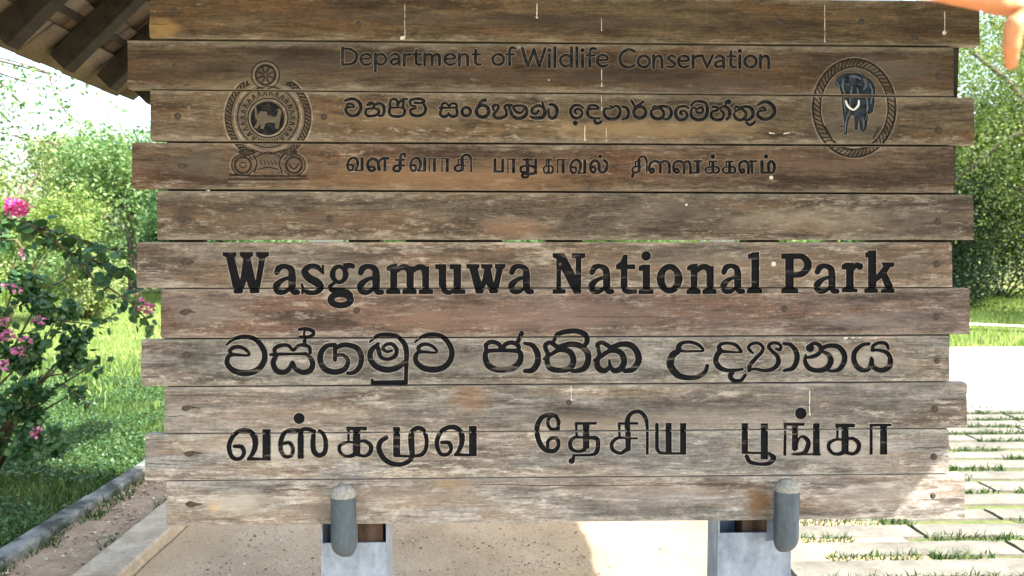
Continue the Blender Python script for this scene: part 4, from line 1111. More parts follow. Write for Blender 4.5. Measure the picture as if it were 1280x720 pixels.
# ------------------------------------------------------------------ blades of grass
def blades(name, pts, h0, h1, wid, mat, seed, lean=.5):
    r = np.random.default_rng(seed); n = len(pts); P_ = np.asarray(pts, float)
    h = r.uniform(h0, h1, n) * (0.75 + .5 * r.random(n)); a = r.uniform(0, 2 * np.pi, n); b = r.uniform(0, 2 * np.pi, n)
    l = lean * h * r.uniform(.2, 1.0, n); w = wid * r.uniform(.7, 1.3, n)
    dx, dy = np.cos(a), np.sin(a); bx, by = np.cos(b) * l, np.sin(b) * l
    V = np.zeros((n, 5, 3))
    V[:, 0] = P_ + np.stack([-dx * w, -dy * w, 0 * w - .01], 1); V[:, 1] = P_ + np.stack([dx * w, dy * w, 0 * w - .01], 1)
    mid = P_ + np.stack([bx * .35, by * .35, h * .6], 1)
    V[:, 2] = mid + np.stack([dx * w * .8, dy * w * .8, 0 * w], 1); V[:, 3] = mid - np.stack([dx * w * .8, dy * w * .8, 0 * w], 1)
    V[:, 4] = P_ + np.stack([bx, by, h], 1)
    k = np.arange(n)[:, None] * 5
    return link(name, np_mesh(name, V.reshape(-1, 3), k + np.array([[3, 2, 4]]), k + np.array([[0, 1, 2, 3]]), np.repeat(r.random(n), 5)), mat)
M_grass = leaf_mat('lawn_grass', (.018, .050, .010), (.036, .088, .016), (.085, .14, .03), .25, .55)  # near lawn's shade put into a darker green than the sunlit meadow
M_dry = leaf_mat('sunny_grass', (.085, .165, .035), (.155, .25, .055), (.27, .31, .10), .35, .6)
r = np.random.default_rng(11)
def scatter(n, x0, x1, y0, y1, keep=None, z=-.075, dens=None):
    x = r.uniform(x0, x1, n); y = r.uniform(y0, y1, n)
    if keep is not None: k = keep(x, y); x, y = x[k], y[k]
    return np.stack([x, y, np.full(len(x), z) + (0.0)], 1)
# ragged edge of the lawn over the mossy kerb
def lawn_edge(x, y): return x < -2.50 - .05 * np.sin(y * 7) - .03 * np.sin(y * 17 + 1)
p1 = scatter(130000, -7.0, -2.42, 1.2, 9.5, lambda x, y: lawn_edge(x, y) & (r.random(len(x)) > (y - 6) / 3.5) & (x > -.72 * (y + 2.26) - .7))
props(blades('lawn', p1, .022, .070, .0030, M_grass, 1, 1.0), kind='stuff')
p2 = scatter(110000, -22, -2.2, 4.8, 24, lambda x, y: (r.random(len(x)) < (y - 4.6) / 3.0) & (x > -.75 * (y + 2.26) - .5))
props(blades('meadow_grass', p2, .035, .12, .006, M_dry, 2, .7), kind='stuff')
p3 = scatter(60000, 4, 26, 9.4, 24, lambda x, y: (x > .48 * (y + 2.26)) & (x < .85 * (y + 2.26)) & (np.abs(y - np.interp(x, [q[0] for q in pa], [q[1] for q in pa])) > .25))
props(blades('verge_grass', p3, .05, .16, .007, M_dry, 3, .6), kind='stuff')
# tufts in the paving joints
pts = []
for (x0, ya, yb) in joints:
    for k in range(2600):
        x = x0 - .15 + r.random() * 7; 
        if noise.noise(Vector((x * 1.6, ya * 9, 2)))  > -.10: pts.append((x, r.uniform(ya - .01, yb + .01), -.05))
props(blades('joint_grass', pts, .025, .065, .004, M_grass, 5, 1.0), kind='stuff')
# weeds creeping over the drip strip
pts = [(x, y, -.06) for x, y in zip(r.uniform(-2.40, -1.95, 5200), r.uniform(1.0, 5.4, 5200)) if noise.noise(Vector((x * 4, y * 3, 6))) > .12 + .25 * (1 if y < 2.2 else 0) or x < -2.33]
props(blades('strip_weeds', pts, .015, .05, .004, M_grass, 6, 1.4), kind='stuff')

# pebbles and litter on the sand
def pebbles(name, n, reg, rad, mat, seed, z):
    rr = np.random.default_rng(seed); bm = bmesh.new(); bmesh.ops.create_icosphere(bm, subdivisions=1, radius=1)
    bm.verts.index_update(); bv = np.array([v.co[:] for v in bm.verts]); bf = np.array([[v.index for v in f.verts] for f in bm.faces]); bm.free()
    x = rr.uniform(reg[0], reg[1], n); y = rr.uniform(reg[2], reg[3], n); s = rad[0] + (rad[1] - rad[0]) * rr.random(n) ** 3
    sc = np.stack([s * rr.uniform(.7, 1.5, n), s * rr.uniform(.7, 1.3, n), s * rr.uniform(.4, .8, n)], 1)
    V = bv[None] * sc[:, None, :] * (1 + .25 * rr.standard_normal((n, len(bv), 1))) + np.stack([x, y, np.full(n, z)], 1)[:, None]
    F = bf[None] + (np.arange(n) * len(bv))[:, None, None]
    return link(name, np_mesh(name, V.reshape(-1, 3), F.reshape(-1, 3), None, np.repeat(rr.random(n), len(bv))), mat)
_w = NT('pebble_stone'); _at = _w.n('ShaderNodeAttribute', attribute_name='rnd')
M_peb = _w.set(_w.ramp(_at.outputs['Fac'], [(0, (.10, .07, .05)), (.3, (.24, .17, .11)), (.7, (.42, .34, .25)), (1, (.55, .50, .42))]), .9, spec=.2)
props(pebbles('sand_pebbles', 8000, (-1.68, 1.75, .9, 3.0), (  .0015, .008), M_peb, 7, -.099), kind='stuff')
props(pebbles('strip_pebbles', 1200, (-2.37, -1.97, .9, 4.5), (.003, .012), M_peb, 8, -.052), kind='stuff')

# ------------------------------------------------------------------ leaves, trees and shrubs
def leaf_cloud(name, pts, size, mat, parent, seed, nrm=None, kind='simple', wid=.55, droop=.35, up=.4, sizes=None):
    """thousands of small folded leaves; rnd gives each its own tone"""
    r = np.random.default_rng(seed); P_ = np.asarray(pts, float); n = len(P_)
    s = (sizes if sizes is not None else np.full(n, size)) * r.uniform(.65, 1.35, n)
    d = r.standard_normal((n, 3)); d[:, 2] = d[:, 2] * .6 - droop
    if nrm is not None: d += nrm
    d /= np.linalg.norm(d, axis=1)[:, None]
    u = r.standard_normal((n, 3)) * .6 + np.array([0, 0, up]) ; u -= d * (u * d).sum(1)[:, None]
    u /= np.linalg.norm(u, axis=1)[:, None] + 1e-9
    w = np.cross(d, u)
    def at(a, b, c): return P_ + d * (a * s)[:, None] + w * (b * s * wid)[:, None] + u * (c * s)[:, None]
    one = np.ones(n)
    if kind == 'simple':
        V = np.stack([at(0 * one, 0 * one, 0 * one), at(.45 * one, .5 * one, -.10 * one), at(one, 0 * one, -.06 * one), at(.45 * one, -.5 * one, -.10 * one)], 1)
        F = np.array([[0, 2, 1], [0, 3, 2]]); k = 4
        me = np_mesh(name, V.reshape(-1, 3), (F[None] + (np.arange(n) * k)[:, None, None]).reshape(-1, 3), None, np.repeat(r.random(n), k))
    else:
        V = np.stack([at(0 * one, 0 * one, 0 * one), at(.25 * one, .42 * one, -.09 * one), at(.62 * one, .40 * one, -.12 * one), at(one, 0 * one, -.12 * one),
                      at(.62 * one, -.40 * one, -.12 * one), at(.25 * one, -.42 * one, -.09 * one), at(.5 * one, 0 * one, .03 * one)], 1)
        F = np.array([[0, 6, 1], [1, 6, 2], [2, 6, 3], [3, 6, 4], [4, 6, 5], [5, 6, 0]]); k = 7
        me = np_mesh(name, V.reshape(-1, 3), (F[None] + (np.arange(n) * k)[:, None, None]).reshape(-1, 3), None, np.repeat(r.random(n), k))
    return link(name, me, mat, parent)
M_bark = simple_mat('grey_brown_bark', (.07, .05, .035), (.20, .16, .12), 14, .9, .7, .02, stretch=(1, 1, .25))
M_stem = simple_mat('green_brown_stem', (.06, .05, .025), (.15, .13, .06), 30, .8, .3, .003)
M_lv_dark = leaf_mat('dark_green_leaf', (.022, .062, .022), (.045, .105, .032), (.09, .16, .05), .25, .45)
M_lv_shade = leaf_mat('painted_shade_leaf', (.008, .022, .010), (.018, .042, .016), (.04, .075, .026), .2, .5)  # shade of the hollow put into the leaf colour of its shrubs
M_lv_mid = leaf_mat('green_leaf', (.062, .135, .045), (.125, .22, .075), (.22, .30, .12), .35, .5)
M_lv_yel = leaf_mat('yellow_green_leaf', (.085, .155, .035), (.165, .245, .06), (.29, .33, .11), .4, .5)
M_lv_pale = leaf_mat('pale_dry_leaf', (.10, .165, .05), (.20, .265, .09), (.36, .39, .18), .35, .55)

def crown_points(r, n, blobs, shell=.55):
    """points through uneven clumps: every clump breaks into twigs so sky shows between"""
    out = []
    w = np.array([b[3] ** 2 for b in blobs]); w /= w.sum()
    for (cx, cy, cz, rad), k in zip(blobs, (w * n).astype(int)):
        m = max(3, int(rad * rad * 26)); tw = r.standard_normal((m, 3)); tw /= np.linalg.norm(tw, axis=1)[:, None]
        tw *= (rad * (shell + (1 - shell) * r.random(m)) * r.uniform(.75, 1.2, m))[:, None]; tw[:, 2] *= .8
        i = r.integers(0, m, k); t = r.random(k) ** .6
        p = tw[i] * t[:, None] * .25 + tw[i] * .75 + r.standard_normal((k, 3)) * rad * .17
        out.append(p + np.array([cx, cy, cz]))
    return np.concatenate(out)
def tree(label, base, hgt, crown_r, n, size, mat, seed, nb=9, low=.35, group_=None, kind='tree', trunk_r=None, cat='tree', droop=.35):
    rr = random.Random(seed); r = np.random.default_rng(seed)
    x, y, z = base
    root = empty(kind, (x, y, z), label, cat, group_)
    mb = MB(); tr = trunk_r or hgt * .028
    top = Vector((x + rr.uniform(-.3, .3), y + rr.uniform(-.3, .3), z + hgt * .62))
    mid = Vector((x + rr.uniform(-.2, .2), y, z + hgt * .3))
    mb.tube([(x, y, z - .2), (x, y, z + .05), mid, top], [tr * 1.7, tr * 1.15, tr * .85, tr * .4], 9)
    blobs = []
    for k in range(nb):
        a = 2 * math.pi * k / nb + rr.uniform(-.4, .4); e = rr.uniform(low, 1.0)
        rad = crown_r * rr.uniform(.30, .52); rho = (crown_r - rad * .6) * math.sqrt(rr.uniform(.25, 1)) * (1.05 - .5 * max(0, e - .6))
        c = Vector((x + rho * math.cos(a), y + rho * math.sin(a), z + hgt * e - rad * .55))
        blobs.append((c.x, c.y, c.z, rad))
        st = mid.lerp(top, rr.uniform(.0, .95))
        q = st.lerp(c, .5) + Vector((rr.uniform(-.2, .2), rr.uniform(-.2, .2), .12 * hgt * .3))
        mb.tube([st, q, c, c + (c - q) * .4], [tr * .45, tr * .3, tr * .16, tr * .05], 6)
    mb.build('trunk', M_bark, root, smooth=True)
    leaf_cloud('crown', crown_points(r, n, blobs), size, mat, root, seed, droop=droop)
    return root
def shrub(label, base, hgt, rad, n, size, mat, seed, group_=None, nb=8, flat=1.0):
    rr = random.Random(seed); r = np.random.default_rng(seed); x, y, z = base
    root = empty('shrub', base, label, 'shrub', group_); mb = MB(); blobs = []
    for k in range(nb):
        a = rr.uniform(0, 2 * math.pi); rho = rad * math.sqrt(rr.random()) * .8; b = rad * rr.uniform(.32, .5)
        c = Vector((x + rho * math.cos(a), y + rho * math.sin(a) * flat, z + max(b * .6, rr.uniform(.25, 1) * (hgt - b * .6))))
        blobs.append((c.x, c.y, c.z, b))
        mb.tube([(x + rr.uniform(-.1, .1), y + rr.uniform(-.1, .1), z - .05), Vector(base).lerp(c, .5) + Vector((0, 0, .1)), c], [.03, .02, .006], 5)
    mb.build('stems', M_stem, root, smooth=True)
    leaf_cloud('foliage', crown_points(r, n, blobs), size, mat, root, seed)
    return root

# low broad-leaved weeds through the near lawn
_g = np.random.default_rng(15); _x = _g.uniform(-5.6, -2.46, 36000); _y = _g.uniform(1.2, 7.0, 36000)
_k = lawn_edge(_x, _y) & (_x > -.70 * (_y + 2.26) - .5)
_k &= np.array([noise.noise(Vector((a * 1.3, b * 1.3, 4))) > -.15 for a, b in zip(_x, _y)])
props(leaf_cloud('lawn_weeds', np.stack([_x, _y, -.06 + .05 * _g.random(len(_x))], 1)[_k], .026, M_lv_dark, None, 16, wid=.8, droop=.1, up=1.2), kind='stuff')

# far background, left of the board
tree('dark rounded tree beyond the meadow, half hidden by the left edge of the board', (-11.2, 22.5, -.1), 5.9, 3.2, 34000, 0.125, M_lv_mid, 31, 11, .15, 'trees across the meadow')
tree('broad pale green tree at the back of the meadow, behind the yellow-green shrub', (-15.2, 24, -.1), 5.9, 3.6, 34000, 0.132, M_lv_pale, 32, 10, .18, 'trees across the meadow')
tree('low dark tree tucked into the shade close to the left end of the board', (-8.2, 19.5, -.1), 3.6, 1.8, 20000, 0.099, M_lv_dark, 33, 9, .12, 'trees across the meadow')
tree('wide tree at the far left edge of the meadow', (-19.5, 23, -.1), 5.6, 3.4, 26000, 0.132, M_lv_mid, 34, 9, .2, 'trees across the meadow')
shrub('sunlit yellow-green shrub on the meadow behind the pink flowers', (-9.2, 12.5, -.1), 2.9, 1.6, 18900, 0.066, M_lv_yel, 41, 'shrubs on the meadow', 12)
shrub('pale leafy shrub on the meadow between the flowering bush and the dark trees', (-8.6, 14.5, -.1), 1.7, 1.3, 12600, 0.066, M_lv_pale, 42, 'shrubs on the meadow', 9)
shrub('low yellow-green shrub at the left edge behind the flowering bush', (-8.9, 8.9, -.1), 1.9, .95, 12600, 0.053, M_lv_yel, 43, 'shrubs on the meadow', 9)
# right of the board
tree('tall tree with bright small leaves right of the board, hanging over a dark hollow', (14.4, 16.2, -.1), 8.4, 4.6, 60000, 0.085, M_lv_pale, 51, 16, .42, 'trees right of the board', droop=.5)
tree('leafy tree behind the tall bright one on the right', (16.5, 20, -.1), 9.0, 4.2, 29400, 0.125, M_lv_yel, 52, 14, .3, 'trees right of the board')
tree('dense dark tree filling the hollow under the bright canopy on the right', (14.3, 21, -.1), 6.0, 3.6, 25200, 0.119, M_lv_dark, 53, 12, .08, 'trees right of the board')
tree('slim tree just behind the right end of the board', (9.6, 19, -.1), 7.6, 2.6, 21000, 0.106, M_lv_mid, 54, 11, .3, 'trees right of the board')
shrub('shrub with painted-in shade at the foot of the right-hand trees', (12.3, 17.6, -.1), 3.5, 2.5, 22000, .085, M_lv_shade, 55, 'shrubs under the right-hand trees', 16)
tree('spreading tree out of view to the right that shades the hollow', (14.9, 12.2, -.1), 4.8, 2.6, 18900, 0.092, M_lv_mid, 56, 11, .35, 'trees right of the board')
shrub('second shrub with painted-in shade closing the gap behind the verge on the right', (15.6, 20.5, -.1), 3.0, 2.8, 16000, .10, M_lv_shade, 57, 'shrubs under the right-hand trees', 14)
# trees the board hides, seen from a step to the side
tree('mid-green tree in the middle distance behind the board', (-2.5, 27, -.1), 6.2, 3.2, 12600, 0.158, M_lv_mid, 61, 9, .2, 'trees behind the board')
tree('tall tree in the middle distance behind the board, the right of two', (4.5, 26, -.1), 7.4, 3.3, 12600, 0.158, M_lv_mid, 62, 9, .2, 'trees behind the board')
# closing wood on the horizon
rw = np.random.default_rng(77); bl = [(x + rw.uniform(-1.5, 1.5), 46 + rw.uniform(-4, 8), rw.uniform(.8, 3.6), rw.uniform(1.6, 2.8)) for x in np.arange(-62, 66, 1.7)]
o = leaf_cloud('distant_wood', crown_points(rw, 42000, bl), .42, M_lv_mid, None, 78); props(o, kind='stuff')

# ------------------------------------------------------------------ leafy sprays against the sky, upper left
def spray(paths, n_per_m, size, r, spread):
    pts = []; dr = []
    for pth in paths:
        pth = [np.array(q) for q in pth]
        for a, b in zip(pth[:-1], pth[1:]):
            k = max(1, int(np.linalg.norm(b - a) * n_per_m)); t = r.random(k)[:, None]
            pts.append(a + (b - a) * t + r.standard_normal((k, 3)) * spread); dr.append(np.repeat(((b - a) / np.linalg.norm(b - a))[None] * .5, k, 0))
    return np.concatenate(pts), np.concatenate(dr)
def tw(pix, Y): return [tuple(at_y(px, py, Y + dy)) for (px, py, dy) in pix]
r = np.random.default_rng(5); rr = random.Random(5)
vroot = empty('overhanging_tree', (-6.4, 4.2, -.07), 'tree off to the left with fine twigs hanging against the white sky under the eave', 'tree')
lims = [[(-6.4, 4.2, -.2), (-6.3, 4.2, 1.2), (-5.9, 4.0, 2.6), (-5.0, 3.9, 3.3)], [(-5.9, 4.0, 2.6), (-6.6, 4.8, 3.6), (-6.9, 5.2, 4.3)]]
mb = MB(); mb.tube(lims[0], [.16, .12, .09, .04], 9); mb.tube(lims[1], [.07, .05, .02], 7)
Yt = 4.0
twigs = [tw([(-40,62,0),(30,80,0),(80,98,.1),(130,120,.1),(165,143,.2)], Yt), tw([(-40,75,.2),(10,110,.2),(45,150,.3),(70,185,.3)], Yt), tw([(-60,90,.3),(0,125,.3),(25,165,.3),(40,200,.2)], Yt),
         tw([(-20,85,-.2),(40,105,-.2),(75,130,-.2),(108,165,-.1)], Yt), tw([(-60,140,0),(0,165,0),(50,178,.1),(95,182,.1)], Yt), tw([(-50,110,.4),(-5,135,.4),(18,160,.4)], Yt), tw([(-60,60,.5),(-10,95,.5),(22,125,.5)], Yt), tw([(-60,150,.2),(-10,190,.2),(30,215,.2),(60,222,.2)], Yt), tw([(60,92,.1),(70,120,.1),(88,150,.1)], Yt)]
for q in twigs:
    mb.tube([lims[0][-1]] + list(q)[:1], [.02, .008], 5); mb.tube(q, [.008, .006, .004, .003, .002][:len(q)], 5)
mb.build('trunk', M_bark, vroot, smooth=True)
P_, Dn = spray(twigs[:1], 60, .05, r, .03); P2, D2 = spray(twigs[1:], 120, .05, r, .055)
bl = [(-6.9, 5.2, 4.3, .9), (-5.6, 4.4, 3.7, .7), (-7.4, 4.4, 3.6, .8), (-6.2, 5.4, 3.4, .7)]
leaf_cloud('crown', np.concatenate([P_, P2, crown_points(r, 2600, bl)]), .046, M_lv_mid, vroot, 12, droop=.6)

# ------------------------------------------------------------------ bougainvillea with pink bracts
M_boug = leaf_mat('bougainvillea_leaf', (.016, .055, .020), (.032, .085, .028), (.07, .14, .042), .22, .4)
M_bract = leaf_mat('pink_bract', (.34, .075, .20), (.50, .14, .31), (.64, .27, .45), .35, .5)
M_bract2 = leaf_mat('magenta_bract', (.42, .02, .19), (.58, .05, .28), (.70, .13, .38), .3, .5)
broot = empty('bougainvillea', (-3.45, 2.9, -.07), 'bougainvillea bush with dark leaves, pink flowers and two canes arching towards the board', 'shrub')
mb = MB(); r = np.random.default_rng(9); rr = random.Random(9)
canes = [tw([(-70,330,1.0),(-20,285,.5),(10,272,.1),(45,283,0),(80,292,0),(115,306,0),(140,312,0),(160,318,0)], 1.9),
         tw([(30,278,0),(62,296,0),(90,318,0),(112,345,0),(140,362,0),(165,380,0),(182,398,0),(192,418,0)], 1.9),
         tw([(-60,330,.9),(-10,300,.4),(20,300,.2),(36,320,.2)], 2.0), tw([(95,318,0),(130,330,.1),(165,348,.1),(190,362,.1)], 1.95)]
for q in canes: mb.tube(q, [.009 - .0008 * k for k in range(len(q))], 6)
blobs = []
for (px, py, Y, rad) in ((20,350,2.5,.20),(55,365,2.6,.18),(15,400,2.4,.26),(70,400,2.6,.20),(95,380,2.7,.10),(40,440,2.5,.28),(85,445,2.6,.18),(105,420,2.6,.10),(15,490,2.4,.28),(60,500,2.5,.22),(95,490,2.6,.11),(25,545,2.4,.22),(65,545,2.5,.15),(-40,380,2.7,.4),(-50,470,2.6,.45),(-40,550,2.5,.35),(-110,420,3.0,.5),(-110,520,2.9,.5),(120,400,2.65,.06),(118,455,2.6,.08)):
    c = at_y(px, py, Y); rad *= (.84 if px > -5 else .9); blobs.append((c.x, c.y, c.z, rad))
    b0 = Vector((-3.45 + rr.uniform(-.2, .2), 2.9 + rr.uniform(-.2, .2), -.1))
    mb.tube([b0, b0.lerp(c, .5) + Vector((0, 0, .15)), c], [.018, .011, .004], 5)
tips = [tw([(60,470,0),(95,465,0),(115,455,0),(122,448,0)], 2.5), tw([(70,400,0),(110,405,0),(130,410,0)], 2.55), tw([(60,360,0),(90,345,0),(100,350,0)], 2.5), tw([(80,480,0),(105,500,0),(112,512,0)], 2.5), tw([(130,400,0),(145,392,0),(158,385,0)], 3.3)]
for q in tips: mb.tube(q, [.006, .004, .003, .002][:len(q)], 5)
mb.build('canes', M_stem, broot, smooth=True)
Pc, Dc = spray(canes[:2] + canes[3:], 105, .05, r, .024); Pt, Dt = spray(tips + canes[2:3], 70, .05, r, .03)
cp = crown_points(r, 6000, blobs, .30)
leaf_cloud('foliage', np.concatenate([Pc, Pt, cp]), .060, M_boug, broot, 13, sizes=np.concatenate([np.full(len(Pc), .056), np.full(len(Pt) + len(cp), .046)]), kind='full', wid=.85, droop=.75, up=.5)
def flower(px, py, Y, rad, n, mat, size):
    c = np.array(at_y(px, py, Y)); d = r.standard_normal((n, 3)); d /= np.linalg.norm(d, axis=1)[:, None]; d[:, 2] = d[:, 2] * .8 + .1
    p = c + d * (rad * r.uniform(.35, 1, n))[:, None]
    return leaf_cloud('flower_cluster', p, size, mat, broot, int(px * 7 + py), nrm=d * 1.5, kind='full', wid=.85, droop=0, up=.2)
flower(21,261,1.85,.056,170,M_bract2,.022)
for q in ((184,386,1.9,.040,34),(176,378,1.9,.02,10),(10,420,2.25,.045,30),(24,438,2.25,.040,22),(4,402,2.25,.028,12),(33,426,2.25,.025,10),(2,458,2.2,.035,18),(20,362,2.3,.026,9),(8,357,2.3,.018,6),(48,400,2.35,.03,14),(45,541,2.2,.026,14),(26,320,2.3,.03,10),(-30,440,2.4,.08,60)):
    flower(*q[:4], int(q[4] * 1.4), M_bract, .022)
# ------------------------------------------------------------------ open shelter: tiled roof on rafters
XL, XR, ZE, TAN = -1.77, 2.40, 2.30, .97
RX = (XL + XR) / 2; RZ = ZE + (XR - RX) * TAN; YF, YB = -1.8, 2.08
shel = empty('shelter', (RX, (YF + YB) / 2, 0), 'open shelter with dark rafters and clay roof tiles above the board', 'shelter')
_w = NT('clay_tile'); _cv = _w.coord('Object'); _at = _w.n('ShaderNodeAttribute', attribute_name='rnd')
_n = _w.noise(_cv, 9, 6, .7); _n2 = _w.noise(_cv, 60, 4, .7)
_c = _w.ramp(_at.outputs['Fac'], [(0, (.105, .075, .052)), (.5, (.165, .12, .085)), (1, (.225, .175, .13))])
_c = _w.mix(_w.ramp(_n, [(.45, 0), (.68, .8)]), _c, (.12, .10, .085)); _c = _w.mix(.6, _c, _w.ramp(_n2, [(.3, .6), (.7, 1.3)]), 'MULTIPLY')
_w.bump(_n2, .4, .004); M_tile = _w.set(_c, .9, spec=.15)
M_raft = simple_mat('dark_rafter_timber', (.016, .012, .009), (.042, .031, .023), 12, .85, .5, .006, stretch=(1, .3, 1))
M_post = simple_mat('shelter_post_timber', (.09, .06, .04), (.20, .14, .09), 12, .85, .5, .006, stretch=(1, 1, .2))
sl_len = math.hypot(XR - RX, RZ - ZE); ux, uz = (XR - RX) / sl_len, (RZ - ZE) / sl_len
for side in (-1, 1):
    xe = XL if side < 0 else XR
    YE = YB if side < 0 else .85
    V = []; Qs = []; rn = []; rr = random.Random(90 + side)
    rows = int(sl_len / .155) + 3; cols = int((YE - YF) / .17)
    for j in range(rows):
        s0 = -.10 + j * .155; s1 = s0 + .20
        for i in range(cols):
            y0 = YF + (YE - YF) * i / cols + .003 + ( .0 ); y1 = YF + (YE - YF) * (i + 1) / cols - .003
            if j % 2: y0 += .085; y1 = min(YE + .02, y1 + .085)
            jz = rr.uniform(-.004, .004); js = rr.uniform(-.008, .008); val = rr.random(); th = .014
            b = len(V)
            for (s, lift) in ((s0 + js, .022), (s1 + js, .0)):
                s = min(s, sl_len + .03)
                for y in (y0, y1):
                    for t in (0, th):
                        nx_, nz_ = -uz * -side, ux           # outward normal of the slope
                        x = xe - side * s * ux + (side * uz) * (lift + jz + t + .125); z = ZE + s * uz + ux * (lift + jz + t + .125)
                        V.append((x, y, z)); rn.append(val)
            Qs += [(b, b+2, b+6, b+4), (b+1, b+5, b+7, b+3), (b, b+1, b+3, b+2), (b+4, b+6, b+7, b+5), (b, b+4, b+5, b+1), (b+2, b+3, b+7, b+6)]
    me = np_mesh('tiles', np.array(V), None, np.array(Qs), np.array(rn))
    link('roof_slope', me, M_tile, shel)
    ang = math.atan2(uz, ux)
    yy = YE - .10; k = 0
    while yy > YF:
        mb = MB(); c = Vector((xe - side * ux * (sl_len / 2 - .03) + side * uz * .074, yy, ZE + uz * (sl_len / 2 - .03) + ux * .074))
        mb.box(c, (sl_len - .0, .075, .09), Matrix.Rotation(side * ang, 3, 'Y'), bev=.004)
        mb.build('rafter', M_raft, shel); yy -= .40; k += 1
    # battens under the tiles
    for j in range(1, rows - 1, 2):
        s = j * .155 + .02; mb = MB()
        mb.box(Vector((xe - side * ux * s + side * uz * .127, (YF + YE) / 2, ZE + uz * s + ux * .127)), (.03, YE - YF - .02, .018), Matrix.Rotation(side * ang, 3, 'Y'))
        mb.build('batten', M_raft, shel)
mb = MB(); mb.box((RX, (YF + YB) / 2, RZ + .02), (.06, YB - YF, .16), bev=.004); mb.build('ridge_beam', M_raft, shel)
mb = MB(); n = 14
for k in range(n):
    y0 = YF + (YB - YF) * k / n; y1 = YF + (YB - YF) * (k + 1) / n + .02
    vs = []; 
    for y, e in ((y0, 0), (y1, .008)):
        for a in range(9):
            t = math.pi * a / 8; vs.append((RX + (.13 + e) * math.cos(t), y, RZ + .15 + (.11 + e) * math.sin(t)))
    mb.add(vs, [(a, a + 1, a + 10, a + 9) for a in range(8)])
mb.build('ridge_cap', M_tile, shel)
for (x, y) in ((XL + .25, -1.45), (XL - .02 + .18, -.1), (XR - .25, -1.45), (XR - .2, -.32)):
    h = ZE + (min(x - XL, XR - x)) * TAN - .02
    mb = MB(); mb.box((x, y, h / 2 - .05), (.13, .13, h + .1), bev=.006); mb.build('post', M_post, shel)
for x in (XL + .62, XR - .45):
    ye = YB if x < 0 else .85; mb = MB()
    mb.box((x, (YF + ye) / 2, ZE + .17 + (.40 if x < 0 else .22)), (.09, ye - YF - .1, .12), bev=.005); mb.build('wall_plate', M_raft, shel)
for y in (-1.45,):
    mb = MB(); mb.box((RX, y, ZE + .26), (XR - XL - .5, .08, .13), bev=.005); mb.build('tie_beam', M_raft, shel)
# ------------------------------------------------------------------ a hand reaching in at the top right, in full sun
_w = NT('sunlit_skin'); _n = _w.noise(_w.coord('Object'), 60, 5, .6); _n2 = _w.noise(_w.coord('Object'), 420, 3, .6)
_w.bump(_n2, .25, .001); M_skin = _w.set(_w.ramp(_n, [(.3, (.52, .20, .085)), (.7, (.64, .28, .135))]), .5, spec=.35)
_w.b.inputs['Subsurface Weight'].default_value = .15; _w.b.inputs['Subsurface Radius'].default_value = (.012, .005, .003)
M_nailf = simple_mat('fingernail', (.55, .36, .28), (.66, .46, .38), 40, .35, 0)
HD = -1.55
def hp(px, py, dy=0): return at_y(px, py, HD + dy)
chains = {
    'index':  [(1338,-2,.005,.0120),(1300,8,0,.0115),(1250,5,-.008,.0105),(1200,-5,-.004,.0092),(1155,-10,.004,.0072)],
    'middle': [(1335,5,-.008,.0112),(1292,16,-.022,.0104),(1268,32,-.030,.0088),(1264,58,-.026,.0076),(1264,79,-.018,.0060)],
    'ring':   [(1345,18,-.012,.0108),(1312,40,-.026,.0100),(1298,66,-.030,.0088),(1300,96,-.022,.0079),(1304,112,-.012,.0064)],
    'little': [(1358,30,-.008,.0095),(1336,62,-.020,.0086),(1330,86,-.022,.0076),(1334,108,-.014,.0068),(1338,118,-.006,.0056)],
    'thumb':  [(1390,-48,-.006,.0135),(1340,-62,-.022,.0125),(1285,-58,-.030,.0108),(1235,-40,-.026,.0095),(1205,-30,-.020,.0078)],
}
bm = bmesh.new()
def ball(c, rad, sc=(1, 1, 1)):
    g = bmesh.ops.create_icosphere(bm, subdivisions=3, radius=rad); 
    for v in g['verts']: v.co = Vector((v.co.x * sc[0], v.co.y * sc[1], v.co.z * sc[2])) + c
for nm, ch in chains.items():
    P3 = [(hp(a, b, c), rd) for a, b, c, rd in ch]
    for (p, ra), (q, rb) in zip(P3[:-1], P3[1:]):
        k = max(3, int((q - p).length / .0035))
        for i in range(k + 1):
            t = i / k; ball(p.lerp(q, t), ra + (rb - ra) * t - .0006 * math.sin(math.pi * t))
wrist = Vector((.675, -1.655, 1.83))
for nm in ('index', 'middle', 'ring', 'little'):
    k0 = hp(*chains[nm][0][:3]); w0 = wrist + (k0 - hp(1345, 5, 0)) * .55
    for i in range(16):
        t = i / 15; ball(k0.lerp(w0, t), .0115 + .003 * t, (1, 1.05, 1))
for i in range(14):
    t = i / 13; ball(hp(1390, -48, -.006).lerp(wrist, t), .0135 + .004 * t)
elbow = Vector((.86, -2.06, 1.62)); shoulder = Vector((.52, -2.80, 1.40))
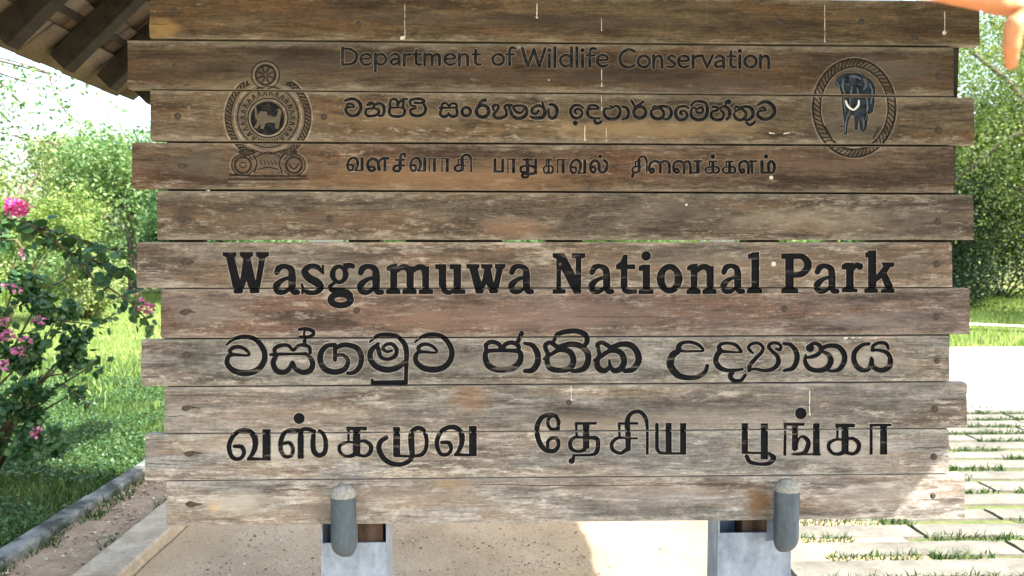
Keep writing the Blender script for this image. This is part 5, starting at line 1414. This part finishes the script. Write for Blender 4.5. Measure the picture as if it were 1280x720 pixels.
for i in range(40):
    t = i / 39; ball(wrist.lerp(elbow, t), .025 + .016 * math.sin(min(1, t * 1.25) * math.pi / 2) - .004 * max(0, t - .8) * 5, (1, .92, 1))
for i in range(16):
    t = i / 15; ball(elbow.lerp(shoulder, t * .5), .038 + .006 * t)
me = bpy.data.meshes.new('hand_src'); bm.to_mesh(me); bm.free()
tmp = bpy.data.objects.new('hand_src', me); COL.objects.link(tmp)
rm = tmp.modifiers.new('r', 'REMESH'); rm.mode = 'VOXEL'; rm.voxel_size = .0017
smm = tmp.modifiers.new('s', 'SMOOTH'); smm.iterations = 6; smm.factor = .5
dg = bpy.context.evaluated_depsgraph_get(); hm = bpy.data.meshes.new_from_object(tmp.evaluated_get(dg)); bpy.data.objects.remove(tmp)
hm.polygons.foreach_set('use_smooth', np.ones(len(hm.polygons), bool))
hm.materials.clear()
hroot = link('hand', hm, M_skin)
props(hroot, 'bare sunlit hand reaching in over the top right corner, one finger hanging down', 'hand')
# short shirt sleeve on the upper arm, behind the camera
slv = MB(); q = []; rd_ = []
for i in range(14):
    t = .18 + .82 * i / 13; q.append(elbow.lerp(shoulder, t)); rd_.append(.058 + .018 * t + .003 * math.sin(i * 1.9))
slv.tube(q, rd_, 18); slv.build('sleeve', simple_mat('pale_blue_cotton', (.22, .30, .40), (.30, .38, .48), 40, .9, .3, .002), hroot, smooth=True)
for nm in chains:
    (a, b, c, rd), (a2, b2, c2, rd2) = chains[nm][-1], chains[nm][-2]
    tip, pr = hp(a, b, c), hp(a2, b2, c2); d = (tip - pr).normalized()
    up = Vector((0.2, -.6, .77)); up = (up - d * up.dot(d)).normalized(); s = d.cross(up)
    g = MB(); vs = []
    for i in range(5):
        for j in range(5):
            u = (i / 4 - .5) * 2; v = j / 4
            vs.append(tip + d * (rd * (-1.1 + 2.0 * v * (1 - .12 * u * u))) + s * (u * rd * .62) + up * (rd * (.98 - .28 * u * u - .22 * v * v)))
    g.add(vs, [(i*5+j, (i+1)*5+j, (i+1)*5+j+1, i*5+j+1) for i in range(4) for j in range(4)])
    g.build('fingernail', M_nailf, hroot, smooth=True)
print('SCRIPT DONE')
